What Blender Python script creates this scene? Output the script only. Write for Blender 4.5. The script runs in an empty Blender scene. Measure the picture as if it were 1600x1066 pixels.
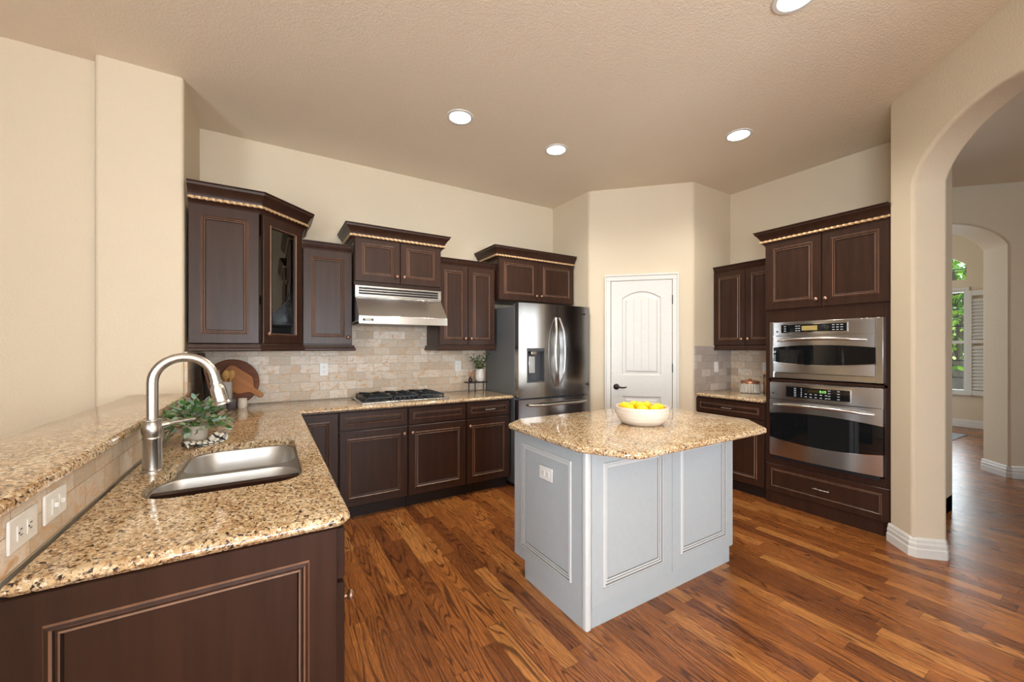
import bpy, bmesh, math, random
from math import sin, cos, pi, radians, sqrt
from mathutils import Vector, Matrix
random.seed(7)
SC = bpy.context.scene
COL = SC.collection

# ------------------------------------------------------------------ camera
cam = bpy.data.cameras.new('camera')
cam_o = bpy.data.objects.new('camera', cam); COL.objects.link(cam_o); SC.camera = cam_o
cam.sensor_fit = 'HORIZONTAL'; cam.sensor_width = 36.0
cam.lens = 620.86 / 1600 * 36
cam_o.location = (0, 0, 1.375)
cam_o.rotation_euler = (radians(90), 0, -radians(31.473))
cam.shift_y = (544.28 - 533) / 1600
cam.clip_start = 0.05; cam.clip_end = 200

# ------------------------------------------------------------------ view
SC.view_settings.view_transform = 'Standard'
SC.view_settings.look = 'None'
SC.view_settings.gamma = 1.0
SC.view_settings.use_curve_mapping = False
SC.view_settings.exposure = 0.40
try:
    SC.cycles.use_denoising = True
    SC.cycles.max_bounces = 10
    SC.cycles.diffuse_bounces = 6
    SC.cycles.glossy_bounces = 5
    SC.cycles.transmission_bounces = 8
    SC.cycles.sample_clamp_indirect = 6.0
    SC.cycles.caustics_reflective = False
    SC.cycles.caustics_refractive = False
except Exception:
    pass

# ------------------------------------------------------------------ world
W = bpy.data.worlds.new('sky'); SC.world = W; W.use_nodes = True
nt = W.node_tree; nt.nodes.clear()
wo = nt.nodes.new('ShaderNodeOutputWorld'); bg = nt.nodes.new('ShaderNodeBackground')
tc = nt.nodes.new('ShaderNodeTexCoord'); sp = nt.nodes.new('ShaderNodeSeparateXYZ')
cr = nt.nodes.new('ShaderNodeValToRGB')
cr.color_ramp.elements[0].position = 0.0; cr.color_ramp.elements[0].color = (0.75, 0.85, 0.95, 1)
cr.color_ramp.elements[1].position = 0.6; cr.color_ramp.elements[1].color = (0.45, 0.68, 1.0, 1)
nt.links.new(tc.outputs['Generated'], sp.inputs[0]); nt.links.new(sp.outputs['Z'], cr.inputs[0])
nt.links.new(cr.outputs[0], bg.inputs[0]); bg.inputs[1].default_value = 2.6
nt.links.new(bg.outputs[0], wo.inputs[0])

def area(name, loc, rot, sx, sy, power, col=(1, 1, 1), spread=180):
    l = bpy.data.lights.new(name, 'AREA'); l.shape = 'RECTANGLE'; l.size = sx; l.size_y = sy
    l.energy = power; l.color = col; l.spread = radians(spread)
    o = bpy.data.objects.new(name, l); COL.objects.link(o); o.location = loc; o.rotation_euler = rot
    return o
DAY = (0.86, 0.93, 1.0)
# daylight lamps at window openings; side, hall and far-side ones are added fills
area('daylight_rear_window', (0.55, -3.78, 1.45), (radians(150), 0, 0), 2.6, 2.3, 230, DAY)
area('added_side_fill', (-2.93, -1.85, 1.4), (radians(108), 0, -radians(90)), 2.6, 2.2, 210, DAY)  # added fill at an unseen window, brightens island side and oven wall
area('added_hall_fill', (5.5, -3.78, 1.5), (radians(90), 0, 0), 1.8, 2.2, 15, (1, .9, .72))  # added warm fill for the hall, from an unseen window
area('daylight_far_window', (10.7, 2.4, 1.7), (radians(90), 0, radians(90)), 1.5, 2.4, 70, DAY)
area('added_far_side_fill', (7.6, 5.3, 1.6), (radians(90), 0, radians(180)), 2.4, 2.1, 35, (1, .93, .8))  # added fill from an unseen side opening, brightens far room and shutter

# ------------------------------------------------------------------ node helpers
def new_mat(name):
    m = bpy.data.materials.new(name); m.use_nodes = True
    n = m.node_tree; b = n.nodes['Principled BSDF']
    return m, n, b
def srgb(r, g, b):
    f = lambda c: (c/255/12.92) if c/255 <= .04045 else ((c/255+.055)/1.055)**2.4
    return (f(r), f(g), f(b), 1)
def N(n, t, **kw):
    x = n.nodes.new(t)
    for k, v in kw.items(): setattr(x, k, v)
    return x
def M_(n, op, a, b=None, c=None):
    x = n.nodes.new('ShaderNodeMath'); x.operation = op
    for i, v in enumerate((a, b, c)):
        if v is None: continue
        if isinstance(v, (int, float)): x.inputs[i].default_value = v
        else: n.links.new(v, x.inputs[i])
    return x.outputs[0]
def objco(n):
    return N(n, 'ShaderNodeTexCoord').outputs['Object']
def mapping(n, vec, scale=(1, 1, 1), rot=(0, 0, 0), loc=(0, 0, 0)):
    m = N(n, 'ShaderNodeMapping'); n.links.new(vec, m.inputs[0])
    m.inputs['Scale'].default_value = scale; m.inputs['Rotation'].default_value = rot; m.inputs['Location'].default_value = loc
    return m.outputs[0]
def noise(n, vec, scale, detail=2, rough=.5, dist=0):
    x = N(n, 'ShaderNodeTexNoise'); n.links.new(vec, x.inputs['Vector'])
    x.inputs['Scale'].default_value = scale; x.inputs['Detail'].default_value = detail
    x.inputs['Roughness'].default_value = rough; x.inputs['Distortion'].default_value = dist
    return x.outputs[0]
def ramp(n, fac, stops, interp='LINEAR'):
    x = N(n, 'ShaderNodeValToRGB'); x.color_ramp.interpolation = interp
    e = x.color_ramp.elements
    while len(e) < len(stops): e.new(0.5)
    for i, (p, c) in enumerate(stops): e[i].position = p; e[i].color = c
    n.links.new(fac, x.inputs[0]); return x.outputs[0]
def mix(n, fac, a, b, mode='MIX'):
    x = N(n, 'ShaderNodeMix', data_type='RGBA', blend_type=mode)
    if isinstance(fac, (int, float)): x.inputs[0].default_value = fac
    else: n.links.new(fac, x.inputs[0])
    for i, v in ((6, a), (7, b)):
        if isinstance(v, tuple): x.inputs[i].default_value = v
        else: n.links.new(v, x.inputs[i])
    return x.outputs[2]
def bump(n, b, h, strength, dist):
    x = N(n, 'ShaderNodeBump'); x.inputs['Strength'].default_value = strength; x.inputs['Distance'].default_value = dist
    n.links.new(h, x.inputs['Height']); n.links.new(x.outputs[0], b.inputs['Normal'])
def simple(name, col, rough=.5, metal=0, **kw):
    m, n, b = new_mat(name); b.inputs['Base Color'].default_value = col
    b.inputs['Roughness'].default_value = rough; b.inputs['Metallic'].default_value = metal
    for k, v in kw.items(): b.inputs[k].default_value = v
    v = noise(n, objco(n), 35, 3)
    c = mix(n, v, tuple(min(1, x*.94) for x in col[:3])+(1,), tuple(min(1, x*1.05) for x in col[:3])+(1,))
    n.links.new(c, b.inputs['Base Color'])
    return m

def paint(name, col, bs, bd, scale):
    m, n, b = new_mat(name); co = objco(n)
    v = noise(n, co, 2.0, 2)
    c = mix(n, v, tuple(x*.97 for x in col[:3])+(1,), tuple(min(1, x*1.03) for x in col[:3])+(1,))
    n.links.new(c, b.inputs['Base Color']); b.inputs['Roughness'].default_value = .6
    h = noise(n, co, scale, 3, .55); h = ramp(n, h, [(.38, (0, 0, 0, 1)), (.62, (1, 1, 1, 1))])
    bump(n, b, h, bs, bd); return m
WALL = paint('beige_wall_paint', (0.67, 0.58, 0.437, 1), .26, .003, 95)
CEIL = paint('beige_ceiling_paint', (0.78, 0.69, 0.55, 1), .42, .003, 95)
TRIM = simple('white_trim_paint', (0.68, 0.68, 0.65, 1), .35)
DOORP = simple('white_door_paint', (0.655, 0.66, 0.64, 1), .35)

def oak_floor():
    m, n, b = new_mat('oak_plank_floor'); co = objco(n)
    s = N(n, 'ShaderNodeSeparateXYZ'); n.links.new(co, s.inputs[0])
    X, Y = s.outputs[0], s.outputs[1]; w = .083
    row = M_(n, 'FLOOR', M_(n, 'DIVIDE', X, w))
    wn = N(n, 'ShaderNodeTexWhiteNoise', noise_dimensions='1D'); n.links.new(row, wn.inputs['W'])
    L = M_(n, 'MULTIPLY_ADD', wn.outputs['Value'], .55, .45)
    yy = M_(n, 'ADD', Y, M_(n, 'MULTIPLY', wn.outputs['Value'], 37.3))
    q = M_(n, 'DIVIDE', yy, L); cell = M_(n, 'FLOOR', q)
    cv = N(n, 'ShaderNodeCombineXYZ'); n.links.new(row, cv.inputs[0]); n.links.new(cell, cv.inputs[1])
    w2 = N(n, 'ShaderNodeTexWhiteNoise', noise_dimensions='3D'); n.links.new(cv.outputs[0], w2.inputs['Vector'])
    rnd = w2.outputs['Value']
    ofs = N(n, 'ShaderNodeVectorMath', operation='SCALE'); n.links.new(w2.outputs['Color'], ofs.inputs[0]); ofs.inputs['Scale'].default_value = 40
    add = N(n, 'ShaderNodeVectorMath', operation='ADD'); n.links.new(co, add.inputs[0]); n.links.new(ofs.outputs[0], add.inputs[1])
    P = add.outputs[0]
    base = ramp(n, rnd, [(0, srgb(122, 70, 36)), (.2, srgb(150, 90, 44)), (.5, srgb(170, 104, 52)), (.8, srgb(184, 116, 58)), (1, srgb(198, 134, 72))])
    # cathedral figure: contour lines of a stretched noise
    fig = noise(n, mapping(n, P, (10, .85, 1)), 1.0, 1.2, .35, .15)
    wv = M_(n, 'SINE', M_(n, 'MULTIPLY', fig, 120))
    lines = ramp(n, wv, [(.40, (0, 0, 0, 1)), (.95, (1, 1, 1, 1))])
    amt = M_(n, 'MULTIPLY', noise(n, mapping(n, P, (4, 1.2, 1)), 1.5, 1), 1.0)
    amt = ramp(n, amt, [(.30, (.25, .25, .25, 1)), (.52, (1, 1, 1, 1))])
    c = mix(n, M_(n, 'MULTIPLY', M_(n, 'MULTIPLY', lines, amt), .78), base, srgb(62, 30, 13))
    fine = noise(n, mapping(n, P, (260, 12, 1)), 1.0, 2, .6)
    fine = ramp(n, fine, [(.46, (0, 0, 0, 1)), (.62, (1, 1, 1, 1))])
    c = mix(n, M_(n, 'MULTIPLY', fine, .55), c, srgb(78, 38, 16))
    # joints
    fx = M_(n, 'FRACT', M_(n, 'DIVIDE', X, w)); dx = M_(n, 'MINIMUM', fx, M_(n, 'SUBTRACT', 1, fx))
    fy = M_(n, 'FRACT', q); dy = M_(n, 'MINIMUM', fy, M_(n, 'SUBTRACT', 1, fy))
    j = M_(n, 'MAXIMUM', M_(n, 'LESS_THAN', dx, .010), M_(n, 'LESS_THAN', dy, .0012))
    c = mix(n, M_(n, 'MULTIPLY', j, .8), c, srgb(44, 22, 10))
    n.links.new(c, b.inputs['Base Color'])
    r = M_(n, 'MULTIPLY_ADD', fine, .10, .24); n.links.new(r, b.inputs['Roughness'])
    hgt = M_(n, 'SUBTRACT', 1, M_(n, 'ADD', j, M_(n, 'MULTIPLY', fine, .25)))
    bump(n, b, hgt, .25, .0012)
    return m
FLOOR = oak_floor()

def granite():
    m, n, b = new_mat('speckled_tan_granite'); co = objco(n)
    big = noise(n, co, 9, 3, .6, .6)
    base = ramp(n, big, [(.3, srgb(184, 150, 108)), (.5, srgb(204, 176, 136)), (.72, srgb(218, 202, 172))])
    mid = noise(n, mapping(n, co, (1, .8, 1), (0, 0, .5)), 75, 3, .6, .3)
    c = mix(n, ramp(n, mid, [(.50, (0, 0, 0, 1)), (.62, (.85, .85, .85, 1))]), base, srgb(150, 114, 78))
    cream = noise(n, mapping(n, co, (1, 1, 1), (0, 0, 1), (3, 5, 1)), 95, 3, .6, .3)
    c = mix(n, ramp(n, cream, [(.54, (0, 0, 0, 1)), (.62, (1, 1, 1, 1))]), c, srgb(236, 222, 196))
    br = noise(n, mapping(n, co, (1, .75, 1), (0, 0, .3), (9, 1, 4)), 120, 3, .6, .3)
    c = mix(n, ramp(n, br, [(.565, (0, 0, 0, 1)), (.62, (1, 1, 1, 1))]), c, srgb(102, 74, 52))
    dk = noise(n, mapping(n, co, (1, .8, 1), (0, 0, .3), (2, 7, 3)), 95, 3, .6, .3)
    c = mix(n, ramp(n, dk, [(.588, (0, 0, 0, 1)), (.622, (1, 1, 1, 1))]), c, srgb(46, 38, 36))
    n.links.new(c, b.inputs['Base Color']); b.inputs['Roughness'].default_value = .07
    return m
GRAN = granite()

def darkwood(name, hi, lo, rough=.3):
    m, n, b = new_mat(name); co = objco(n)
    g = noise(n, mapping(n, co, (30, 30, 2.2)), 1.0, 4, .6, .5)
    blot = noise(n, co, 3.2, 2)
    c = ramp(n, g, [(.3, lo), (.7, hi)])
    c = mix(n, M_(n, 'MULTIPLY', blot, .5), c, tuple(x*1.35 for x in hi[:3])+(1,))
    n.links.new(c, b.inputs['Base Color']); b.inputs['Roughness'].default_value = rough
    b.inputs['Specular IOR Level'].default_value = .27; b.inputs['Coat Weight'].default_value = .08; b.inputs['Coat Roughness'].default_value = .2
    bump(n, b, g, .08, .001); return m
WOOD = darkwood('espresso_stained_wood', srgb(56, 34, 24), srgb(34, 20, 14), .36)
WEDGE = darkwood('rubbed_highlight_edge', srgb(140, 106, 86), srgb(92, 68, 54), .22)  # rubbed stain, lightened further to paint highlights on the moulding edges
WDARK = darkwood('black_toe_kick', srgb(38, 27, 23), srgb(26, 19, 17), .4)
GROOVE = simple('dark_moulding_groove', srgb(22, 14, 11), .5)  # darker colour along the moulding grooves
ROPE = simple('gilded_rope_moulding', srgb(206, 172, 128), .4, .1)

def tile(name, ca, cb, cc):
    m, n, b = new_mat(name)
    co = N(n, 'ShaderNodeTexCoord').outputs['Object']
    g = N(n, 'ShaderNodeNewGeometry'); sn = N(n, 'ShaderNodeSeparateXYZ'); n.links.new(g.outputs['Normal'], sn.inputs[0])
    s = N(n, 'ShaderNodeSeparateXYZ'); n.links.new(co, s.inputs[0])
    U = M_(n, 'ADD', s.outputs[0], s.outputs[1])
    cv = N(n, 'ShaderNodeCombineXYZ'); n.links.new(U, cv.inputs[0]); n.links.new(M_(n, 'SUBTRACT', s.outputs[2], .918), cv.inputs[1])
    br = N(n, 'ShaderNodeTexBrick'); n.links.new(cv.outputs[0], br.inputs['Vector'])
    br.inputs['Scale'].default_value = 1; br.inputs['Mortar Size'].default_value = .0016; br.inputs['Mortar Smooth'].default_value = .3
    br.inputs['Brick Width'].default_value = .155; br.inputs['Row Height'].default_value = .078
    br.inputs['Color1'].default_value = (0, 0, 0, 1); br.inputs['Color2'].default_value = (1, 1, 1, 1); br.inputs['Mortar'].default_value = (.5, .5, .5, 1)
    sb = N(n, 'ShaderNodeSeparateColor'); n.links.new(br.outputs['Color'], sb.inputs[0])
    t = sb.outputs[0]
    # veining, offset per tile
    ov = N(n, 'ShaderNodeCombineXYZ'); n.links.new(M_(n, 'MULTIPLY', t, 9), ov.inputs[0]); n.links.new(M_(n, 'MULTIPLY', t, 5), ov.inputs[2])
    ad = N(n, 'ShaderNodeVectorMath', operation='ADD'); n.links.new(co, ad.inputs[0]); n.links.new(ov.outputs[0], ad.inputs[1])
    v = noise(n, mapping(n, ad.outputs[0], (1, 1, 1.6), (.3, .5, .2)), 11, 4, .62, 1.6)
    c0 = mix(n, t, ca, cb)
    c1 = mix(n, ramp(n, v, [(.50, (0, 0, 0, 1)), (.72, (1, 1, 1, 1))]), c0, cc)
    vn = noise(n, mapping(n, ad.outputs[0], (1, 1, 1.5), (.6, .9, .2)), 14, 5, .7, 2.5)
    vein = ramp(n, vn, [(.47, (0, 0, 0, 1)), (.5, (1, 1, 1, 1)), (.53, (0, 0, 0, 1))])
    c1 = mix(n, M_(n, 'MULTIPLY', vein, .35), c1, srgb(140, 104, 84))
    c2 = mix(n, br.outputs['Fac'], c1, srgb(160, 146, 126))
    n.links.new(c2, b.inputs['Base Color']); b.inputs['Roughness'].default_value = .42
    h = M_(n, 'SUBTRACT', 1, br.outputs['Fac']); bump(n, b, h, .5, .002); return m
TILE = tile('travertine_subway_tile', srgb(230, 220, 206), srgb(194, 176, 152), srgb(208, 164, 116))
TILEG = tile('grey_travertine_tile', srgb(208, 202, 196), srgb(168, 158, 152), srgb(190, 176, 164))

def steel(name, col, rough, axis=2):
    m, n, b = new_mat(name); co = objco(n)
    sc = [260, 260, 260]; sc[axis] = 2
    g = noise(n, mapping(n, co, tuple(sc)), 1.0, 3, .6)
    b.inputs['Base Color'].default_value = col; b.inputs['Metallic'].default_value = 1
    r = M_(n, 'MULTIPLY_ADD', g, .06, rough+.03); n.links.new(r, b.inputs['Roughness'])
    return m
STEEL = steel('brushed_stainless_steel', (0.60, 0.60, 0.60, 1), .15, 0)
STEELV = steel('brushed_stainless_door', (0.38, 0.365, 0.35, 1), .09, 2)
NICKEL = steel('brushed_nickel', (0.58, 0.56, 0.53, 1), .22, 2)
SINKST = steel('satin_sink_steel', (0.60, 0.60, 0.60, 1), .33, 0)
CHROME = simple('polished_chrome', (0.8, 0.8, 0.8, 1), .1, 1)
BRONZE = simple('aged_bronze', srgb(158, 126, 108), .3, .8)
FRSIDE = simple('dark_grey_fridge_side', srgb(108, 112, 116), .4, .2)
BLKGLASS = simple('black_oven_glass', (0.006, 0.007, 0.008, 1), .03)
BLK = simple('black_enamel', (0.012, 0.013, 0.016, 1), .35)
IRON = simple('cast_iron', (0.02, 0.024, 0.03, 1), .5)
BLKMET = simple('black_metal', (0.02, 0.02, 0.02, 1), .4, .3)
IGREY = simple('light_grey_cabinet_paint', (0.43, 0.48, 0.51, 1), .4)
IEDGE = simple('pale_grey_bead_paint', (0.60, 0.63, 0.64, 1), .4)
ILINE = simple('grey_moulding_line', (0.20, 0.20, 0.20, 1), .5)  # darker grey on the recessed steps of the island panels
PLATE = simple('white_plastic_plate', (0.80, 0.80, 0.78, 1), .3)
SLOT = simple('dark_socket_slot', (0.05, 0.05, 0.05, 1), .5)
CERAM = simple('white_ceramic', (0.74, 0.72, 0.68, 1), .3)
def glass(name, col, rough=0, ior=1.45):
    m, n, b = new_mat(name); b.inputs['Base Color'].default_value = col
    b.inputs['Transmission Weight'].default_value = 1; b.inputs['Roughness'].default_value = rough; b.inputs['IOR'].default_value = ior
    return m
def thinglass(name, tint, k=.12):
    m, n, b = new_mat(name); n.nodes.remove(b); out = n.nodes['Material Output']
    t = N(n, 'ShaderNodeBsdfTransparent'); t.inputs[0].default_value = tint
    g = N(n, 'ShaderNodeBsdfGlossy'); g.inputs['Roughness'].default_value = .02
    f = N(n, 'ShaderNodeFresnel'); f.inputs[0].default_value = 1.5
    mx = N(n, 'ShaderNodeMixShader'); n.links.new(M_(n, 'ADD', f.outputs[0], k), mx.inputs[0])
    n.links.new(t.outputs[0], mx.inputs[1]); n.links.new(g.outputs[0], mx.inputs[2]); n.links.new(mx.outputs[0], out.inputs[0])
    return m
CABGLASS = thinglass('cabinet_door_glass', (.75, .78, .74, 1), .10)
WINGLASS = thinglass('window_glass', (.97, .98, .98, 1), .0)
JARGLASS = thinglass('jar_glass', (.86, .88, .88, 1), .06)
def emit(name, col, s):
    m, n, b = new_mat(name); b.inputs['Base Color'].default_value = (0, 0, 0, 1)
    b.inputs['Emission Color'].default_value = col; b.inputs['Emission Strength'].default_value = s; return m
LAMP = emit('lit_lamp_lens', (1, .95, .86, 1), 14)

# ------------------------------------------------------------------ mesh builder
class MB:
    def __init__(s): s.v = []; s.f = []; s.mi = []
    def face(s, idx, m=0): s.f.append(tuple(idx)); s.mi.append(m)
    def add(s, verts, faces, m=0, mat=None):
        o = len(s.v)
        s.v += [tuple(mat @ Vector(p)) if mat else tuple(p) for p in verts]
        for f in faces: s.face([i+o for i in f], m)
        return s
    def box(s, x0, x1, y0, y1, z0, z1, m=0, mat=None):
        v = [(x0,y0,z0),(x1,y0,z0),(x1,y1,z0),(x0,y1,z0),(x0,y0,z1),(x1,y0,z1),(x1,y1,z1),(x0,y1,z1)]
        return s.add(v, [(0,3,2,1),(4,5,6,7),(0,1,5,4),(1,2,6,5),(2,3,7,6),(3,0,4,7)], m, mat)
    def prism(s, poly, z0, z1, m=0, mat=None):
        n = len(poly)
        v = [(p[0], p[1], z0) for p in poly] + [(p[0], p[1], z1) for p in poly]
        f = [tuple(range(n))[::-1], tuple(range(n, 2*n))] + [(i, (i+1) % n, n+(i+1) % n, n+i) for i in range(n)]
        return s.add(v, f, m, mat)
    def rings(s, rr, m=0, mat=None, closed=True, cap0=False, cap1=False, ms=None):
        n = len(rr[0]); o = len(s.v)
        for r in rr: s.v += [tuple(mat @ Vector(p)) if mat else tuple(p) for p in r]
        for k in range(len(rr)-1):
            mm = ms[k] if ms else m
            for i in range(n if closed else n-1):
                j = (i+1) % n
                s.face((o+k*n+i, o+k*n+j, o+(k+1)*n+j, o+(k+1)*n+i), mm)
        if cap0: s.face([o+i for i in range(n)][::-1], ms[0] if ms else m)
        if cap1: s.face([o+(len(rr)-1)*n+i for i in range(n)], ms[-1] if ms else m)
        return s
    def lathe(s, prof, seg=24, c=(0, 0, 0), m=0, mat=None, cap0=True, cap1=True):
        rr = [[(c[0]+r*cos(2*pi*i/seg), c[1]+r*sin(2*pi*i/seg), c[2]+z) for i in range(seg)] for r, z in prof]
        return s.rings(rr, m, mat, True, cap0, cap1)
    def tube(s, path, r, seg=10, m=0, mat=None, lobes=0, twist=0, scale=(1, 1)):
        P = [Vector(p) for p in path]; rr = []
        up = Vector((0, 0, 1)); prev = None
        for k, p in enumerate(P):
            t = (P[min(k+1, len(P)-1)]-P[max(k-1, 0)]).normalized()
            if prev is None:
                a = t.cross(up)
                if a.length < .1: a = t.cross(Vector((1, 0, 0)))
                a.normalize()
            else: a = (prev - t*prev.dot(t)).normalized()
            prev = a; b = t.cross(a)
            rad = r[k] if isinstance(r, (list, tuple)) else r
            ring = []
            for i in range(seg):
                q = 2*pi*i/seg
                rd = rad*(1+.3*cos(lobes*(q)-twist*k)) if lobes else rad
                ring.append(p+a*(rd*cos(q)*scale[0])+b*(rd*sin(q)*scale[1]))
            rr.append(ring)
        return s.rings(rr, m, mat, True, True, True)
    def build(s, name, mats, parent=None, loc=None, rot=None, smooth=None, bev=0, bseg=2, sub=0):
        me = bpy.data.meshes.new(name); me.from_pydata(s.v, [], s.f)
        if not isinstance(mats, (list, tuple)): mats = [mats]
        for q in mats: me.materials.append(q)
        if len(mats) > 1: me.polygons.foreach_set('material_index', s.mi)
        bm = bmesh.new(); bm.from_mesh(me); bmesh.ops.recalc_face_normals(bm, faces=bm.faces); bm.to_mesh(me); bm.free()
        if smooth is not None or bev:
            me.polygons.foreach_set('use_smooth', [True]*len(me.polygons))
            me.set_sharp_from_angle(angle=radians(smooth or 35))
        me.update()
        o = bpy.data.objects.new(name, me); COL.objects.link(o)
        if parent: o.parent = parent
        if loc: o.location = loc
        if rot: o.rotation_euler = rot
        if bev:
            b = o.modifiers.new('bevel', 'BEVEL'); b.width = bev; b.segments = bseg; b.limit_method = 'ANGLE'; b.angle_limit = radians(40)
        if sub:
            b = o.modifiers.new('sub', 'SUBSURF'); b.levels = sub; b.render_levels = sub
        return o
def bx(*a, m=0): return MB().box(*a, m=m)
def tag(o, label, cat, group=None):
    o['label'] = label; o['category'] = cat
    if group: o['group'] = group
    return o
def thing(name, label, cat, loc=(0, 0, 0), rz=0, group=None):
    o = bpy.data.objects.new(name, None); COL.objects.link(o); o.location = loc; o.rotation_euler = (0, 0, rz)
    o.empty_display_size = .1
    return tag(o, label, cat, group)
def struct(name, mb, mat, **kw):
    o = mb.build(name, mat, **kw)
    if not kw.get('parent'): o['kind'] = 'structure'
    return o
def copy_tree(o, label=None, loc=None, rz=None, parent=None):
    c = o.copy(); COL.objects.link(c)
    if parent: c.parent = parent
    if label: c['label'] = label
    if loc: c.location = loc
    if rz is not None: c.rotation_euler = (0, 0, rz)
    for ch in list(o.children): copy_tree(ch, parent=c)
    return c
def offset(P, d, closed=True):
    n = len(P); out = []
    for i in range(n):
        p = Vector(P[i][:2])
        a = Vector(P[i-1][:2]) if (closed or i > 0) else None
        b = Vector(P[(i+1) % n][:2]) if (closed or i < n-1) else None
        def nr(u, v):
            t = (v-u).normalized(); return Vector((t.y, -t.x))
        if a is None: out.append(p+nr(p, b)*d); continue
        if b is None: out.append(p+nr(a, p)*d); continue
        n1, n2 = nr(a, p), nr(p, b); k = n1+n2
        out.append(p + k*(d/max(.25, k.dot(n1))) if k.length > 1e-6 else p+n1*d)
    return out
def rpoly(pts, seg=6):
    """pts: (x, y, r) -> rounded polygon"""
    out = []; n = len(pts)
    for i in range(n):
        p = Vector(pts[i][:2]); r = pts[i][2] if len(pts[i]) > 2 else 0
        if r <= 0: out.append(p); continue
        a = (Vector(pts[i-1][:2])-p); b = (Vector(pts[(i+1) % n][:2])-p)
        ang = a.angle(b); t = r/math.tan(ang/2); t = min(t, a.length*.49, b.length*.49); r = t*math.tan(ang/2)
        a.normalize(); b.normalize(); c = p+(a+b).normalized()*(r/sin(ang/2))
        s0 = p+a*t-c; s1 = p+b*t-c
        a0 = math.atan2(s0.y, s0.x); d = (math.atan2(s1.y, s1.x)-a0+pi) % (2*pi)-pi
        for k in range(seg+1):
            q = a0+d*k/seg; out.append(c+Vector((cos(q), sin(q)))*r)
    return out
def ccw(P):
    A = sum(P[i-1][0]*P[i][1]-P[i][0]*P[i-1][1] for i in range(len(P)))
    return P if A > 0 else P[::-1]
def slab(name, outer, holes, z0, z1, mat, r=.012, parent=None):
    """stone slab with eased edges and optional holes"""
    bm = bmesh.new(); outer = ccw(outer)
    prof = [(-r*.6, z0), (0, z0+r*.6)] + [(-r*(1-cos(q)), z1-r+r*sin(q)) for q in (0, pi/8, pi/4, 3*pi/8, pi/2)]
    rings = []
    for d, z in prof:
        rings.append([bm.verts.new((p.x, p.y, z)) for p in offset(outer, d)])
    n = len(outer)
    for a, b in zip(rings, rings[1:]):
        for i in range(n): bm.faces.new((a[i], a[(i+1) % n], b[(i+1) % n], b[i]))
    def fill(ring, hs, z):
        ed = [bm.edges.get((ring[i], ring[(i+1) % n])) for i in range(n)]; loops = []
        for h in hs:
            vs = [bm.verts.new((p[0], p[1], z)) for p in h]
            ed += [bm.edges.new((vs[i], vs[(i+1) % len(vs)])) for i in range(len(vs))]; loops.append(vs)
        bmesh.ops.triangle_fill(bm, use_beauty=True, edges=ed); return loops
    lt = fill(rings[-1], holes, z1); lb = fill(rings[0], holes, z0)
    for a, b in zip(lt, lb):
        k = len(a)
        for i in range(k): bm.faces.new((a[i], a[(i+1) % k], b[(i+1) % k], b[i]))
    bmesh.ops.recalc_face_normals(bm, faces=bm.faces)
    me = bpy.data.meshes.new(name); bm.to_mesh(me); bm.free(); me.materials.append(mat)
    me.polygons.foreach_set('use_smooth', [True]*len(me.polygons)); me.set_sharp_from_angle(angle=radians(32))
    o = bpy.data.objects.new(name, me); COL.objects.link(o)
    if parent: o.parent = parent
    return o
def sweep(path, prof, closedprof=False):
    """sweep profile [(out, z)] along a plan polyline, out = right of travel"""
    mb = MB(); rr = []
    offs = [offset(path, d, False) for d, z in prof]
    for i in range(len(path)):
        rr.append([(offs[k][i].x, offs[k][i].y, prof[k][1]) for k in range(len(prof))])
    mb.rings(rr, closed=True, cap0=True, cap1=True); return mb
def text(body, size, mat, parent, loc, rot, depth=.0006, name='lettering'):
    c = bpy.data.curves.new(name, 'FONT'); c.body = body; c.size = size; c.extrude = depth; c.align_x = 'CENTER'; c.align_y = 'CENTER'
    t = bpy.data.objects.new('tmp', c); COL.objects.link(t)
    me = bpy.data.meshes.new_from_object(t.evaluated_get(bpy.context.evaluated_depsgraph_get()))
    bpy.data.objects.remove(t); me.materials.clear(); me.materials.append(mat)
    o = bpy.data.objects.new(name, me); COL.objects.link(o); o.parent = parent; o.location = loc; o.rotation_euler = rot
    return o

# ================================================================== ROOM SHELL
H = 3.11
struct('floor', bx(-6.3, 10.6, -3.9, 5.2, -.12, 0), FLOOR)
cl = MB().prism([(-2.88, -3.9), (11.35, -3.9), (3.35, 4.1), (-6.3, 4.1), (-6.3, -.25), (-2.88, -.25)], H, H+.25)
struct('ceiling', cl, CEIL)
struct('ceiling', MB().prism([(11.35, -3.9), (11.4, 5.2), (2.25, 5.2)], 4.2, 4.4), CEIL).name = 'ceiling_far_room'
struct('wall_left', bx(-6.1, -.86, 3.37, 3.6, -.02, H+.04), WALL, bev=.02, bseg=4)
struct('wall_left_end', bx(-.878, -.465, 3.28, 4.1, -.02, H+.04), WALL, bev=.02, bseg=4)
struct('wall_back', bx(-.465, 3.05, 3.96, 4.1, -.02, H+.04), WALL)
struct('wall_pantry', MB().prism([(3.02, 4.1), (3.02, 3.305), (3.78, 2.545), (4.6, 2.545), (4.6, 4.1)], -.02, H+.04), WALL, bev=.02, bseg=4)
struct('wall_right', bx(4.455, 4.6, 1.0, 2.545, -.02, H+.04), WALL)
struct('wall_right_end', bx(3.80, 4.97, .93, 1.0, -.02, H+.04), WALL)

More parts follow.
